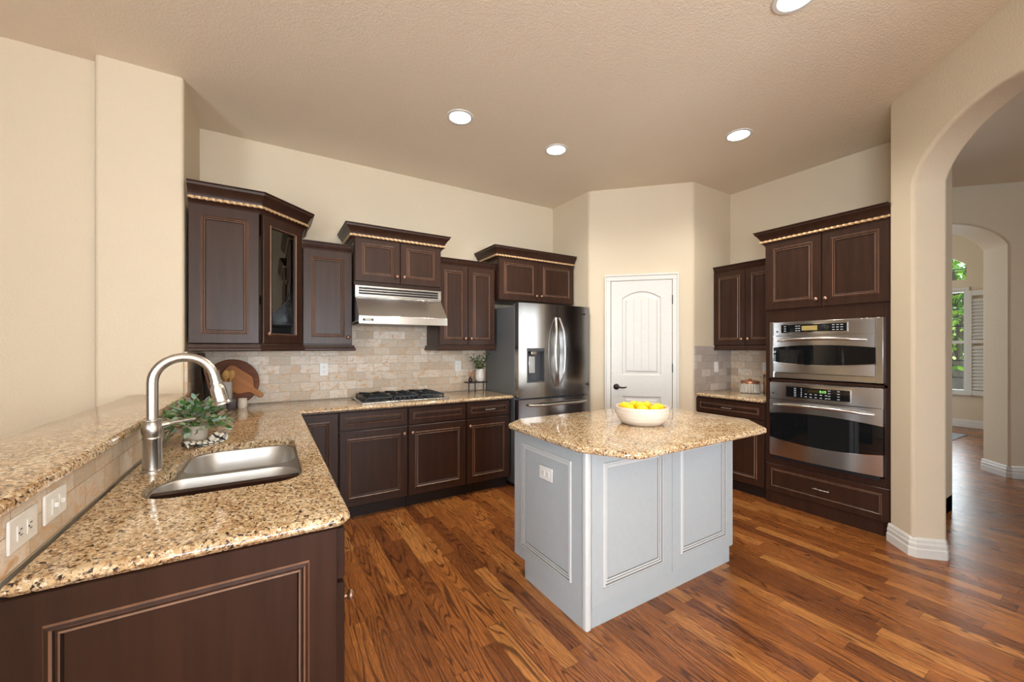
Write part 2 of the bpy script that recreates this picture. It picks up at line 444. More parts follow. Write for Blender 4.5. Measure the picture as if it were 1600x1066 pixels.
def arch_wall(name, O, d, L, a, b, zs, rise, th, Ht, mat, n=28, bev=.02, pw=2.0):
    """vertical wall from O along d with an elliptical-arched opening between a and b; thickness on the right of d"""
    d = Vector(d).normalized(); nn = Vector((d.y, -d.x))
    pts = [(0, -.02), (a, -.02), (a, zs)]
    for k in range(1, n):
        cx = -cos(pi*k/n); e0 = sqrt(1-1/1.04**2)
        sz = (sqrt(1-(cx/1.04)**2)-e0)/(1-e0)
        pts.append(((a+b)/2+(b-a)/2*cx, zs+rise*sz))
    pts += [(b, zs), (b, -.02), (L, -.02), (L, Ht), (0, Ht)]
    mb = MB(); m = len(pts)
    f = [(O[0]+d.x*s, O[1]+d.y*s, z) for s, z in pts]
    g = [(p[0]+nn.x*th, p[1]+nn.y*th, p[2]) for p in f]
    mb.v = f+g; mb.face(range(m)); mb.face(list(range(m, 2*m))[::-1])
    for i in range(m): mb.face((i, (i+1) % m, m+(i+1) % m, m+i))
    bm = bmesh.new()
    o = mb.build(name, mat, bev=bev, bseg=4); o['kind'] = 'structure'
    # triangulate the two big faces for clean shading
    bm.from_mesh(o.data); bmesh.ops.triangulate(bm, faces=[f_ for f_ in bm.faces if len(f_.verts) > 4]); bm.to_mesh(o.data); bm.free()
    return o
A0 = (3.785, 1.015)
arch_wall('wall_arch', A0, (-1, -1), 2.4, .223, 1.323, 2.465, .27, -.19, H+.04, WALL)
arch_wall('wall_hall', (6.69+2.9, .84-2.9), (-1, 1), 8.0, 4.101, 5.201, 2.475, .255, .31, 4.25, WALL)
# rest of the enclosure, with window openings; side and hall ones are added for light
def holed_wall(name, x0, x1, y0, y1, holes, along, Ht=H+.04):
    """axis-aligned wall made of boxes around rectangular openings (u0,u1,z0,z1)"""
    mb = MB(); u0, u1 = (x0, x1) if along == 'x' else (y0, y1)
    def put(a, b, za, zb):
        if along == 'x': mb.box(a, b, y0, y1, za, zb)
        else: mb.box(x0, x1, a, b, za, zb)
    cur = u0
    for a, b, za, zb in sorted(holes):
        put(cur, a, -.02, Ht); put(a, b, -.02, za); put(a, b, zb, Ht); cur = b
    put(cur, u1, -.02, Ht); return struct(name, mb, WALL)
holed_wall('wall_rear', -2.75, 11.2, -3.75, -3.6, [(-.75, 1.85, .3, 2.6), (4.6, 6.4, .4, 2.6)], 'x')
holed_wall('wall_added_side', -2.88, -2.75, -3.6, -.10, [(-3.15, -.55, .3, 2.5)], 'y')  # unseen wall and opening, added to let the side fill in
struct('wall_living_end', bx(-6.15, -2.88, -.24, -.10, -.02, H+.04), WALL)
struct('wall_left_side', bx(-6.15, -6.0, -.10, 3.4, -.02, H+.04), WALL)
struct('wall_living', bx(2.12, 2.27, -3.6, -.62, -.02, H+.04), WALL)
def frame_win(name, c, w, h, axis, z, nx=1, nz=1):
    mb = MB(); t = .06
    def put(a, b, za, zb, d=.03):
        if axis == 'x': mb.box(c[0]+a, c[0]+b, c[1]-d, c[1]+d, za, zb)
        else: mb.box(c[0]-d, c[0]+d, c[1]+a, c[1]+b, za, zb)
    put(-w/2, w/2, z, z+t); put(-w/2, w/2, z+h-t, z+h); put(-w/2, -w/2+t, z+t, z+h-t); put(w/2-t, w/2, z+t, z+h-t)
    for i in range(1, nx+1): u = -w/2+w*i/(nx+1); put(u-t/2, u+t/2, z+t, z+h-t)
    for i in range(1, nz+1): u = z+h*i/(nz+1); put(-w/2+t, w/2-t, u-.015, u+.015, .02)
    return struct(name, mb, TRIM)
frame_win('window_2', (.55, -3.67), 2.6, 2.3, 'x', .3, 2, 0)
frame_win('added_side_window', (-2.81, -1.85), 2.6, 2.2, 'y', .3, 2, 0)  # unseen frame of the added side opening
frame_win('added_hall_window', (5.5, -3.67), 1.8, 2.2, 'x', .4, 1, 0)  # unseen frame of the added hall opening
# far room
holed_wall('wall_far_room', 10.38, 10.53, -3.8, 5.1, [(1.775, 3.3, .60, 2.40), (1.766, 2.9, 2.57, 2.98)], 'y', 4.25) if False else None
wf = MB()
wf.box(10.38, 10.53, -3.8, 1.775, -.02, 4.25); wf.box(10.38, 10.53, 3.2, 5.2, -.02, 4.25)
wf.box(10.38, 10.53, 1.775, 3.2, -.02, .60); wf.box(10.38, 10.53, 1.775, 3.2, 2.40, 2.58)
nA = 14; ya, yb = 1.775, 3.2
arc = [(ya+(yb-ya)*k/nA, 2.84+.36*sin(pi*k/nA)) for k in range(nA+1)]
for (p, q) in zip(arc, arc[1:]):
    wf.add([(10.38, p[0], p[1]), (10.38, q[0], q[1]), (10.38, q[0], 4.25), (10.38, p[0], 4.25), (10.53, p[0], p[1]), (10.53, q[0], q[1]), (10.53, q[0], 4.25), (10.53, p[0], 4.25)],
           [(0, 1, 2, 3), (7, 6, 5, 4), (0, 4, 5, 1), (3, 2, 6, 7)])
struct('wall_far', wf, WALL)
holed_wall('wall_far_left', 2.3, 10.5, 5.0, 5.15, [(6.4, 8.8, .5, 2.7)], 'x', 4.25)  # unseen opening added for the far-side fill lamp
# far window with muntins and glass
wn_ = MB()
for (a, b, za, zb) in [(1.775, 1.81, .64, 2.36), (3.165, 3.2, .64, 2.36), (1.775, 3.2, .60, .64), (1.775, 3.2, 2.36, 2.40), (1.81, 2.47, 1.46, 1.51), (2.51, 3.165, 1.46, 1.51), (2.47, 2.51, .64, 2.36)]:
    wn_.box(10.41, 10.47, a, b, za, zb)
win = struct('window_1', wn_, TRIM)
mt = MB()
for z in (.86, 1.16, 1.76, 2.06): mt.box(10.43, 10.445, 1.81, 3.165, z-.008, z+.008)
for y in (2.14, 2.84): mt.box(10.431, 10.444, y-.008, y+.008, .64, 2.36)
mt.box(10.43, 10.445, 1.80, 3.18, 2.76, 2.776)
mt.build('muntin', BLKMET, win)
MB().box(10.448, 10.452, 1.81, 3.165, .64, 2.36).box(10.448, 10.452, 1.78, 3.19, 2.58, 3.18).build('pane', WINGLASS, win)
MB().box(10.30, 10.40, 1.70, 3.27, .555, .60).build('window_sill', TRIM, win, bev=.006)
MB().box(10.355, 10.38, 1.735, 1.775, .60, 2.40).box(10.355, 10.38, 1.735, 3.24, 2.40, 2.44).build('window_casing', TRIM, win, bev=.004)

# baseboards: profiled, follow the wall faces (room on the right of travel)
BBP = [(0, 0), (.018, 0), (.018, .055), (.013, .062), (.015, .085), (.010, .100), (.010, .112), (.004, .125), (0, .128)]
def baseboard(side, path):
    o = sweep(path, BBP).build('baseboard_'+side, TRIM); o['kind'] = 'structure'; return o
c_ = sqrt(.5)
# pillar of the arch wall: face point and jamb
pA = (3.785, 1.015); pB = (3.785-.223*c_, 1.015-.223*c_); pC = (pB[0]+.19*c_, pB[1]-.19*c_); pD = (pC[0]+.15, pC[1]+.15)
def rounded(path, r=.02):
    pts = [(p[0], p[1], r if 0 < i < len(path)-1 else 0) for i, p in enumerate(path)]
    out = []
    for i, p in enumerate(path):
        if i in (0, len(path)-1): out.append(Vector(p)); continue
        a = (Vector(path[i-1])-Vector(p)).normalized(); b = (Vector(path[i+1])-Vector(p)).normalized()
        out.append(Vector(p)+a*r); out.append(Vector(p)+b*r)
    return out
baseboard('arch', rounded([pD, pC, pB, pA])[::-1] if False else rounded([pA, pB, pC, pD]))
Q = (6.69, .84)
qa = (Q[0]+.31*c_, Q[1]+.31*c_)
baseboard('hall', rounded([(Q[0]+2.2, Q[1]-2.2), Q, qa])[::-1])
baseboard('far', [(10.38, -3), (10.38, 5.0)][::-1] if False else [(10.38, 5.0), (10.38, -3.0)])
baseboard('hall_stub', [(4.6, .93), (4.97, .93), (4.97, 1.0)][::-1])
baseboard('living', [(-6.0, 3.37), (-.88, 3.37)])

# ================================================================== PANTRY DOOR
D45 = -radians(45)
def dl(s, out=0):   # s from corner (3.78,2.545) along (-1,1); out = toward the kitchen
    return (3.78-s*c_-out*c_, 2.545+s*c_-out*c_)
door = bpy.data.objects.new('door_1', None); COL.objects.link(door); door['kind'] = 'structure'
S_ = .837
door.location = (*dl(S_), 0); door.rotation_euler = (0, 0, D45)   # local +x runs to the right along the wall, -y into the kitchen
dw, dh = .623, 2.10
def arched(x0, x1, z0, z1, rise, n=12):
    P = [(x0, z0), (x1, z0)]
    P += [(x1-(x1-x0)*k/n, z1+rise*(1-(2*k/n-1)**2)) for k in range(n+1)]
    return P
db = MB()
db.box(.002, dw-.002, -.005, -.001, .012, dh, 0)
op = arched(.115, dw-.11, 1.085, 1.915, .07)
def inset_poly(P, d): return [tuple(p) for p in offset([Vector(p) for p in P], -d)]
def panel_rings(mb, P, y0, steps, m=0):
    rr = []
    for d, y in steps: rr.append([(p[0], y, p[1]) for p in (inset_poly(P, d) if d else P)])
    mb.rings(rr, m, None, True, False, True)
# door skin: front sheet around two recessed panels
def door_skin():
    bm = bmesh.new(); yf = -.022
    def loop(P, y):
        vs = [bm.verts.new((p[0], y, p[1])) for p in P]
        return vs, [bm.edges.new((vs[i], vs[(i+1) % len(vs)])) for i in range(len(vs))]
    out, e0 = loop([(.002, .012), (dw-.002, .012), (dw-.002, dh-.003), (.002, dh-.003)], yf)
    P1 = op; P2 = [(.115, .17), (dw-.11, .17), (dw-.11, .86), (.115, .86)]
    l1, e1 = loop(P1, yf); l2, e2 = loop(P2, yf)
    bmesh.ops.triangle_fill(bm, use_beauty=True, edges=e0+e1+e2)
    for base, P in ((l1, P1), (l2, P2)):
        prev = base
        for d, y in ((.012, yf+.010), (.030, yf+.010), (.050, yf+.002)):
            nv = [bm.verts.new((p[0], y, p[1])) for p in inset_poly(P, d)]
            k = len(nv)
            for i in range(k): bm.faces.new((prev[i], prev[(i+1) % k], nv[(i+1) % k], nv[i]))
            prev = nv
        bm.faces.new(prev)
    bk = [bm.verts.new((p.co.x, 0, p.co.z)) for p in out]
    for i in range(4): bm.faces.new((out[i], out[(i+1) % 4], bk[(i+1) % 4], bk[i]))
    bmesh.ops.recalc_face_normals(bm, faces=bm.faces)
    me = bpy.data.meshes.new('door_slab'); bm.to_mesh(me); bm.free(); me.materials.append(DOORP)
    o = bpy.data.objects.new('door_slab', me); COL.objects.link(o); o.parent = door
    return o
door_skin()
gv = MB()
for k in range(1, 4): gv.box(.165+(dw-.325)*k/4-.002, .165+(dw-.325)*k/4+.002, -.0215, -.0195, 1.14, 1.90)
gv.build('panel_bead', simple('shadow_groove_paint', (.50, .50, .485, 1), .4), door)
cs = MB()
ow, iw = .067, .004
cs.box(-ow+.018, -iw, -.022, 0, 0, 2.104); cs.box(dw+iw, dw+ow-.020, -.022, 0, 0, 2.104); cs.box(-ow+.018, dw+ow-.020, -.022, 0, 2.104, 2.152)
cs.box(-ow, -ow+.018, -.030, 0, 0, 2.152); cs.box(dw+ow-.020, dw+ow-.002, -.030, 0, 0, 2.152); cs.box(-ow, dw+ow-.002, -.030, 0, 2.152, 2.17)
cs.build('door_casing', TRIM, door, bev=.003)
hd = MB().lathe([(.030, 0), (.032, .004), (.028, .010), (.012, .014), (.011, .040), (.0, .042)], 20, mat=Matrix.Translation((.056, -.022, .958)) @ Matrix.Rotation(radians(90), 4, 'X'))
hd.tube([(.056, -.060, .958), (.085, -.062, .957), (.115, -.062, .951), (.145, -.060, .954), (.162, -.058, .960)], [.010, .010, .009, .008, .006], 8)
hd.build('door_handle', BRONZE if False else simple('oil_rubbed_bronze', (.03, .025, .022, 1), .35, .7), door, smooth=40)
for z in (.25, 1.12, 1.84):
    MB().box(dw-.002, dw+.007, -.028, -.018, z, z+.095).build('hinge', BLKMET, door, bev=.002)

# ================================================================== CABINET PARTS
def ring_rect(x0, x1, z0, z1, y): return [(x0, y, z0), (x1, y, z0), (x1, y, z1), (x0, y, z1)]
def panel_front(w, h, fr=.055, t=.020, small=False, glassy=False):
    """framed raised-moulding door, lower-left at origin, faces -y, back at y=0"""
    k = .6 if small else 1
    st = [(0, 0, 0), (0, -t+.003, 0), (.003, -t, 0), (fr, -t, 0), (fr+.003*k, -t-.005*k, 1), (fr+.010*k, -t-.006*k, 0), (fr+.014*k, -t-.001, 1), (fr+.017*k, -t+.003, 2)]
    if glassy: st += [(fr+.020, -t+.010, 0), (fr+.020, 0, 0)]
    else: st += [(fr+.021*k, -t+.003, 0), (fr+.025*k, -t+.001, 1), (fr+.029*k, -t+.008, 2), (fr+.034*k, -t+.008, 0)]
    mb = MB(); rr = [ring_rect(i, w-i, i, h-i, y) for i, y, m in st]
    mb.rings(rr, ms=[s[2] for s in st[1:]], closed=True, cap0=not glassy, cap1=not glassy)
    if glassy: mb.rings([ring_rect(0, w, 0, h, 0), ring_rect(fr+.020, w-fr-.020, fr+.020, h-fr-.020, 0)])
    return mb
def knob(parent, x, z, y=-.020, mat=None):
    return MB().lathe([(.006, 0), (.005, .010), (.009, .013), (.015, .017), (.016, .021), (.013, .026), (.006, .028), (.003, .030)], 14,
                      mat=Matrix.Translation((x, y, z)) @ Matrix.Rotation(radians(90), 4, 'X')).build('knob', mat or BRONZE, parent, smooth=50)
def pull(parent, x, z, L=.10, y=-.020):
    m = MB(); m.tube([(x-L/2, y-.022, z), (x, y-.025, z), (x+L/2, y-.022, z)], .0045, 8)
    m.tube([(x-L*.38, y+.004, z), (x-L*.38, y-.022, z)], .004, 8); m.tube([(x+L*.38, y+.004, z), (x+L*.38, y-.022, z)], .004, 8)
    return m.build('pull', NICKEL, parent, smooth=50)
MATS = [WOOD, WEDGE, GROOVE]
def add_door(root, x, z, w, h, kn=None, fr=.058, name='door', small=False, mats=None, t=.020, y=0):
    d = panel_front(w, h, fr, t, small).build(name, mats or MATS, root); d.location = (x, y, z)
    if kn == 'R': knob(d, w-.03, kn_z(h))
    if kn == 'L': knob(d, .03, kn_z(h))
    return d
KN = ['up']
def kn_z(h): return h-.06 if KN[0] == 'low' else .06

CROWN = [(0, -.13), (.006, -.13), (.010, -.118), (.022, -.105), (.030, -.100), (.030, -.082), (.038, -.062), (.055, -.035), (.068, -.022), (.070, -.008), (.078, -.004), (.078, 0), (0, 0)]
def crown(root, path, ztop, rope=True, k=1.0):
    pr = [(d*k, ztop+z*k) for d, z in CROWN]
    c = sweep(path, pr).build('crown_moulding', WOOD, root, smooth=28)
    if rope:
        pp = offset(path, .033*k, False); pts = []
        z = ztop-.091*k
        for a, b in zip(pp, pp[1:]):
            n_ = max(2, int((b-a).length/.0030))
            for i in range(n_): q = a.lerp(b, i/n_); pts.append((q.x, q.y, z))
        pts.append((pp[-1].x, pp[-1].y, z))
        MB().tube(pts, .0085, 9, lobes=3, twist=.5).build('rope_moulding', ROPE, root, smooth=60)
    return c
RAILP = [(0, 0), (.020, 0), (.026, .004), (.028, .012), (.026, .020), (.020, .026), (.016, .048), (0, .048)]
def rail(root, path, z): return sweep(path, [(d, z+q) for d, q in RAILP]).build('light_rail', WOOD, root, smooth=30)
TOPP = [(0, -.065), (.004, -.065), (.008, -.05), (.012, -.045), (.022, -.012), (.030, -.008), (.030, 0), (0, 0)]

def shell(root, w, d, z0, z1, name='body', mat=None, open_front=False, t=.018):
    mb = MB()
    mb.box(0, w, 0, d, z0, z1)
    return mb.build(name, mat or WOOD, root, bev=.0015, bseg=1)

# ---- back wall uppers (local frame: x right, front at y=0, depth +y)
KN[0] = 'up'
def upper(name, label, x0, x1, yf, z0, z1, doors, cat='cabinet'):
    r = thing(name, label, cat, (x0, yf, 0))
    w = x1-x0
    return r, w
YB = 3.952   # tile/wall side limit for bodies
YU = 3.62
r, w = upper('wall_cabinet', 'single-door dark wall cabinet between the glass corner cabinet and the range hood', .232, .608, YU, 1.40, 2.20, 1)
shell(r, w, YB-YU, 1.40, 2.19); add_door(r, .003, 1.408, w-.006, .775, 'R')
rail(r, [(0, 0), (w, 0), (w, YB-YU-.002)][::1], 1.353)
sweep([(0, 0), (w, 0)], [(d, 2.25+z) for d, z in TOPP]).build('crown_moulding', WOOD, r, smooth=30)

r, w = upper('wall_cabinet', 'narrow two-door dark wall cabinet right of the range hood, above the leafy vase', 1.388, 1.998, YU, 1.4, 2.2, 2)
shell(r, w, YB-YU, 1.40, 2.19)
add_door(r, .003, 1.408, w/2-.005, .775, 'R', .052); add_door(r, w/2+.002, 1.408, w/2-.005, .775, 'L', .052)
rail(r, [(0, YB-YU-.002), (0, 0), (w, 0)], 1.353)
sweep([(0, 0), (w, 0)], [(d, 2.25+z) for d, z in TOPP]).build('crown_moulding', WOOD, r, smooth=30)

YH = 3.555
r, w = upper('hood_cabinet', 'short two-door dark cabinet with crown directly above the steel range hood', .613, 1.384, YH, 1.9, 2.4, 2)
shell(r, w, YB-YH, 1.912, 2.34)
add_door(r, .004, 1.945, w/2-.006, .38, 'R', .055); add_door(r, w/2+.002, 1.945, w/2-.006, .38, 'L', .055)
crown(r, [(0, YB-YH+.005), (0, 0), (w, 0), (w, YB-YH+.005)], 2.418)

r, w = upper('fridge_cabinet', 'short two-door dark cabinet with crown above the refrigerator', 2.006, 3.000, YH, 1.87, 2.4, 2)
shell(r, w, YB-YH, 1.872, 2.34)
add_door(r, .004, 1.878, w/2-.006, .447, 'R', .06); add_door(r, w/2+.002, 1.878, w/2-.006, .447, 'L', .06)
crown(r, [(0, YB-YH+.005), (0, 0), (w, 0)], 2.418)

# ---- diagonal corner upper with glass door
r = thing('corner_cabinet', 'tall dark corner wall cabinet with a glass door on its angled face', 'cabinet', (0, 0, 0))
fa = 3.325; xa = -.058; xb, yb2 = .228, 3.611
P = [(-.448, 3.9485), (-.448, fa), (xa, fa), (xb, yb2), (xb, 3.9485)]
cb = MB(); zb0, zb1 = 1.404, 2.335
cb.prism(P, zb0, zb0+.018); cb.prism(P, zb1-.018, zb1); cb.prism(P, 1.74, 1.752)
cb.box(-.448, -.430, fa, 3.9485, zb0, zb1); cb.box(-.448, xb, 3.932, 3.9485, zb0, zb1); cb.box(-.448, xa, fa, fa+.018, zb0, zb1)
cb.box(xb-.018, xb, yb2+.01, 3.9485, zb0, zb1)
cb.build('body', simple('pale_cabinet_interior', srgb(96, 84, 66), .5) if False else WOOD, r, bev=.001, bseg=1)
MB().box(-.429, xb-.02, 3.928, 3.931, zb0+.02, zb1-.02).box(-.429, -.426, fa+.02, 3.93, zb0+.02, zb1-.02).build('cabinet_lining', simple('tan_cabinet_lining', srgb(150, 134, 108), .5), r)
d = panel_front(xa+.448, .915, .062, .018).build('side_panel', MATS, r); d.location = (-.448, fa, 1.408)
L = sqrt(2)*(xb-xa)
d = panel_front(L-.034, .915, .058, .020, glassy=True).build('door', MATS, r); d.location = (xa+.017*c_+.0*c_, fa+.017*c_, 1.408); d.rotation_euler = (0, 0, radians(45))
bx(.07, L-.034-.07, -.008, -.005, .07, .845).build('glass_pane', CABGLASS, d)
knob(d, .035, .07)
pp_ = [(-.450, fa-.018), (xa+.005, fa-.018), (xb+.01, yb2-.018+.01), (xb+.01, 3.95)]
rail(r, [(-.448, fa-.010), (xa, fa-.010), (xb, yb2-.010)], 1.353)
crown(r, [(-.448, fa-.012), (xa+.004, fa-.012), (xb+.006, yb2-.010), (xb+.006, 3.955)], 2.455, k=1.05)

# ---- back base run
YF = 3.36+.02
def base_unit(name, label, x0, x1, yf, depth, kind, kn, rz=0, loc=None, top=.878, toe_d=.055, fr=.058, open_top=False):
    r = thing(name, label, 'cabinet', loc or (x0, yf, 0), rz); w = x1-x0
    if open_top:
        MB().box(0, .018, 0, depth, .105, top).box(w-.018, w, 0, depth, .105, top).box(.018, w-.018, 0, depth, .105, .13).box(.018, w-.018, depth-.012, depth, .13, top).box(.018, w-.018, 0, .02, .13, top).build('body', WOOD, r, bev=.001, bseg=1)
    else: MB().box(0, w, 0, depth, .105, top).build('body', WOOD, r, bev=.001, bseg=1)
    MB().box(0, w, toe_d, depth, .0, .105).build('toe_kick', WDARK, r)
    KN[0] = 'low'
    if kind == 'drawer+door':
        dr = add_door(r, .004, .722, w-.008, .142, None, .040, 'drawer', True)
        dd = add_door(r, .004, .112, w-.008, .598, kn, fr)
        return r, dr, dd
    if kind == 'door':
        return r, None, add_door(r, .004, .112, w-.008, .752, kn, fr)
    if kind == 'doors':
        dr = add_door(r, .004, .722, w-.008, .142, None, .040, 'drawer', True)
        add_door(r, .004, .112, w/2-.006, .598, 'R', fr); add_door(r, w/2+.002, .112, w/2-.006, .598, 'L', fr)
        return r, dr, None
base_unit('base_cabinet', 'dark base cabinet tucked in the corner, its door half behind the sink counter', .19, .467, YF, .56, 'door', None)
base_unit('base_cabinet', 'dark base cabinet under the left half of the cooktop, its knob at right', .469, 1.014, YF, .56, 'drawer+door', 'R')
base_unit('base_cabinet', 'dark base cabinet under the right half of the cooktop, its knob at left', 1.016, 1.560, YF, .56, 'drawer+door', 'L')
r, dr, dd = base_unit('base_cabinet', 'dark base cabinet beside the refrigerator, its drawer with a bar pull', 1.562, 2.035, YF, .56, 'drawer+door', 'L')
pull(dr, .235, .071)
# ---- peninsula cabinets (face +x)
def pen(y0, y1, label, kind, kn):
    return base_unit('base_cabinet', label, 0, y1-y0, 0, .60, kind, kn, radians(90), (.165, y0, 0), open_top=True)
r, dr, dd = pen(1.212, 1.78, 'dark base cabinet at the near end of the sink counter with a framed end panel', 'drawer+door', 'L')
d = panel_front(.628, .872, .070, .018).build('end_panel', MATS, r)
d.location = (0, .64-.012+.0, 0); d.rotation_euler = (0, 0, radians(-90)); d.location = (0, .63, .004)
r, dr, dd = pen(1.782, 2.55, 'dark sink base cabinet under the double bowl sink', 'doors', None)
r, dr, dd = pen(2.552, 3.355, 'dark base cabinet between the sink cabinet and the back corner', 'doors', None)

# ---- right run
XR = 3.83
r, dr, dd = base_unit('base_cabinet', 'dark base cabinet with bar-pull drawer left of the oven cabinet', 0, .67, 0, .61, 'drawer+door', 'R', radians(-90), (XR, 2.54, 0), toe_d=.04)
pull(dr, .33, .071)
KN[0] = 'up'
r = thing('wall_cabinet', 'two-door dark wall cabinet left of the ovens, above the ribbed glass jar', 'cabinet', (4.145, 2.543, 0), radians(-90))
w = .675
shell(r, w, 4.447-4.145, 1.40, 2.19)
add_door(r, .003, 1.408, w/2-.005, .775, 'R', .052); add_door(r, w/2+.002, 1.408, w/2-.005, .775, 'L', .052)
rail(r, [(0, 0), (w, 0)], 1.353); sweep([(0, 0), (w, 0)], [(d, 2.25+z) for d, z in TOPP]).build('crown_moulding', WOOD, r, smooth=30)

# ---- oven tower
YT0, YT1 = 1.863, 1.012; TW = YT0-YT1
r = thing('oven_cabinet', 'tall dark oven cabinet with crown against the arched wall', 'cabinet', (XR, YT0, 0), radians(-90))
tb = MB(); dp = .615
tb.box(0, .045, 0, dp, 0, 2.34); tb.box(TW-.042, TW, 0, dp, 0, 2.34); tb.box(.045, TW-.042, 0, dp, 1.60, 2.34)
tb.box(.045, TW-.042, 0, dp, 0, .420); tb.box(.022, TW-.022, 0, dp, 1.083, 1.105); tb.box(.022, TW-.022, dp-.02, dp, .38, 1.62)
tb.build('body', WOOD, r, bev=.0012, bseg=1)
add_door(r, .004, 1.715, .424, .600, 'R', .062); add_door(r, .432, 1.715, TW-.436, .600, 'L', .062)
KN[0] = 'low'
dr = add_door(r, .006, .110, TW-.012, .245, None, .045, 'drawer', True); pull(dr, TW/2, .12, .11)
crown(r, [(0, dp), (0, 0), (TW, 0)], 2.418)
TOWER = r

# ---- ovens: bowed fronts, local frame like the tower
def bowed(mb, w, x0, x1, zb, zt, base, bow, m=0, n=14, th=.02, full=None):
    full = full or (0, w)
    def yy(x): t = (x-full[0])/(full[1]-full[0]); return base-bow*(1-(2*t-1)**2)
    F = []; B = []
    xs = [x0+(x1-x0)*i/n for i in range(n+1)]
    lo = [(x, yy(x), zb((x-full[0])/(full[1]-full[0]))) for x in xs]; hi = [(x, yy(x), zt((x-full[0])/(full[1]-full[0]))) for x in xs]
    rr = []
    for a, b in zip(lo, hi): rr.append([a, b, (b[0], b[1]+th, b[2]), (a[0], a[1]+th, a[2])])
    mb.rings(rr, m, None, True, True, True); return mb
def K(v): return lambda t: v
def arcf(v, r): return lambda t: v+r*(1-(2*t-1)**2)
W0 = .766
def dots(n_, x0, x1, z0, z1, rows, y=-.0005, sz=.006):
    mb = MB()
    for j in range(rows):
        for i in range(n_):
            x = x0+(x1-x0)*i/max(1, n_-1); z = z0+(z1-z0)*j/max(1, rows-1)
            mb.box(x-sz, x+sz, y-.001, y, z-sz*.35, z+sz*.35)
    return mb
def button_grid(par, mat, n_, x0, x1, z0, z1, rows, y, sz):
    global BUTTON
    for j in range(rows):
        for i in range(n_):
            if BUTTON is None: b = BUTTON = MB().box(-sz, sz, -.001, 0, -sz*.35, sz*.35).build('button', mat, par)
            else: b = BUTTON.copy(); COL.objects.link(b); b.parent = par
            b.location = (x0+(x1-x0)*i/max(1, n_-1), y, z0+(z1-z0)*j/max(1, rows-1))
BUTTON = None
def oven(name, label, z0, z1, upper_one):
    r = thing(name, label, 'oven', (XR, YT0-.043, 0), radians(-90)); hh = z1-z0
    MB().box(.012, W0-.012, .001, .52, z0+.015, z1-.015).build('housing', BLK, r)
    lx, rx = (.032, W0-.046) if upper_one else (0, W0)
    fr = MB()
    if upper_one:
        fr.box(0, .028, -.022, 0, z0, z1); fr.box(W0-.042, W0, -.022, 0, z0, z1); fr.box(.028, W0-.042, -.012, 0, z0, z0+.045); fr.box(.028, W0-.042, -.004, 0, z0+.045, z1)
    else: fr.box(.004, W0-.004, -.006, 0, z0+.012, z1)
    fr.build('trim_frame', STEEL, r, bev=.002)
    cp0 = z1-.118 if upper_one else z1-.142
    bow = .030
    c = bowed(MB(), W0, lx, rx, K(cp0), K(z1-.004), -.02, bow, full=(lx, rx)).build('control_panel', STEEL, r, smooth=25)
    xa_, xb_ = (.10, .56) if upper_one else (.14, .58)
    zc0, zc1 = cp0+.026, z1-.030
    k = bowed(MB(), W0, xa_-.006, xb_+.006, K(zc0-.006), K(zc1+.006), -.0215, bow, full=(lx, rx), th=.01).build('display_bezel', CHROME, c, smooth=25)
    k = bowed(MB(), W0, xa_, xb_, K(zc0), K(zc1), -.0228, bow, full=(lx, rx), th=.01).build('display', BLKGLASS, c, smooth=25)
    BT = simple('grey_button_print', (.45, .5, .55, 1), .5)
    for (p, q, nn_, rw) in (((xa_+.03, xa_+.085, 2, 3), (xa_+.12, xa_+.14, 2, 3), (xb_-.11, xb_-.03, 4, 3)) if upper_one else ((xa_+.07, xa_+.12, 2, 5), (xa_+.15, xa_+.29, 5, 2), (xb_-.13, xb_-.07, 2, 4))):
        xm = (p+q)/2; t = (xm-lx)/(rx-lx); y = -.0228-bow*(1-(2*t-1)**2)-.0004
        zt_ = zc1-.012 if (upper_one or nn_ != 5) else zc0+.035
        button_grid(c, BT, nn_, p, q, zc0+.012, zt_, rw, y, .008)
    xm = xa_+.215 if upper_one else xa_+.24
    t = (xm-lx)/(rx-lx); y = -.0228-bow*(1-(2*t-1)**2)-.0010
    if upper_one:
        MB().box(xm-.055, xm+.055, y-.0005, y+.002, zc0+.012, zc1-.012).build('screen', simple('amber_lcd', srgb(168, 150, 92), .3), c)
        MB().lathe([(.026, 0), (.026, .004), (.018, .006), (.016, .022), (.012, .024)], 20, mat=Matrix.Translation((xm+.105, y+.001, (zc0+zc1)/2)) @ Matrix.Rotation(radians(90), 4, 'X')).build('dial', BLKMET, c, smooth=40)
    else:
        MB().box(xm-.075, xm+.055, y-.0003, y+.002, zc0+.052, zc1-.016).build('screen', simple('dim_amber_lcd', srgb(52, 42, 18), .3), c)
        text('2:13', .026, emit('green_clock_digits', (.35, 1, .2, 1), 1.6), c, (xm+.028, y-.001, (zc0+.052+zc1-.016)/2), (radians(90), 0, 0), name='clock_digits')
    MB().lathe([(.006, 0), (.006, .0015)], 14, mat=Matrix.Translation((lx+.030, -.0245-bow*.16, cp0+.035 if upper_one else cp0+.045)) @ Matrix.Rotation(radians(90), 4, 'X')).build('round_emblem', BLKMET, c)
    d1 = cp0-.006; d0 = z0+(.052 if upper_one else .012)
    g1 = d1-(.085 if upper_one else .115); g0 = d0+(.075 if upper_one else .145)
    lens = .020 if upper_one else .030
    dd = bowed(MB(), W0, lx, rx, arcf(g1-.012, lens), K(d1), -.026, bow, full=(lx, rx), n=20)
    bowed(dd, W0, lx, rx, K(d0), arcf(g0+.012, -lens), -.026, bow, full=(lx, rx), n=20)
    dd = dd.build('oven_door', STEEL, r, smooth=25)
    bowed(MB(), W0, lx+.002, rx-.002, arcf(g0+.006, -lens), arcf(g1-.006, lens), -.024, bow, full=(lx, rx), n=20, th=.015).build('oven_window', BLKGLASS, dd, smooth=25)
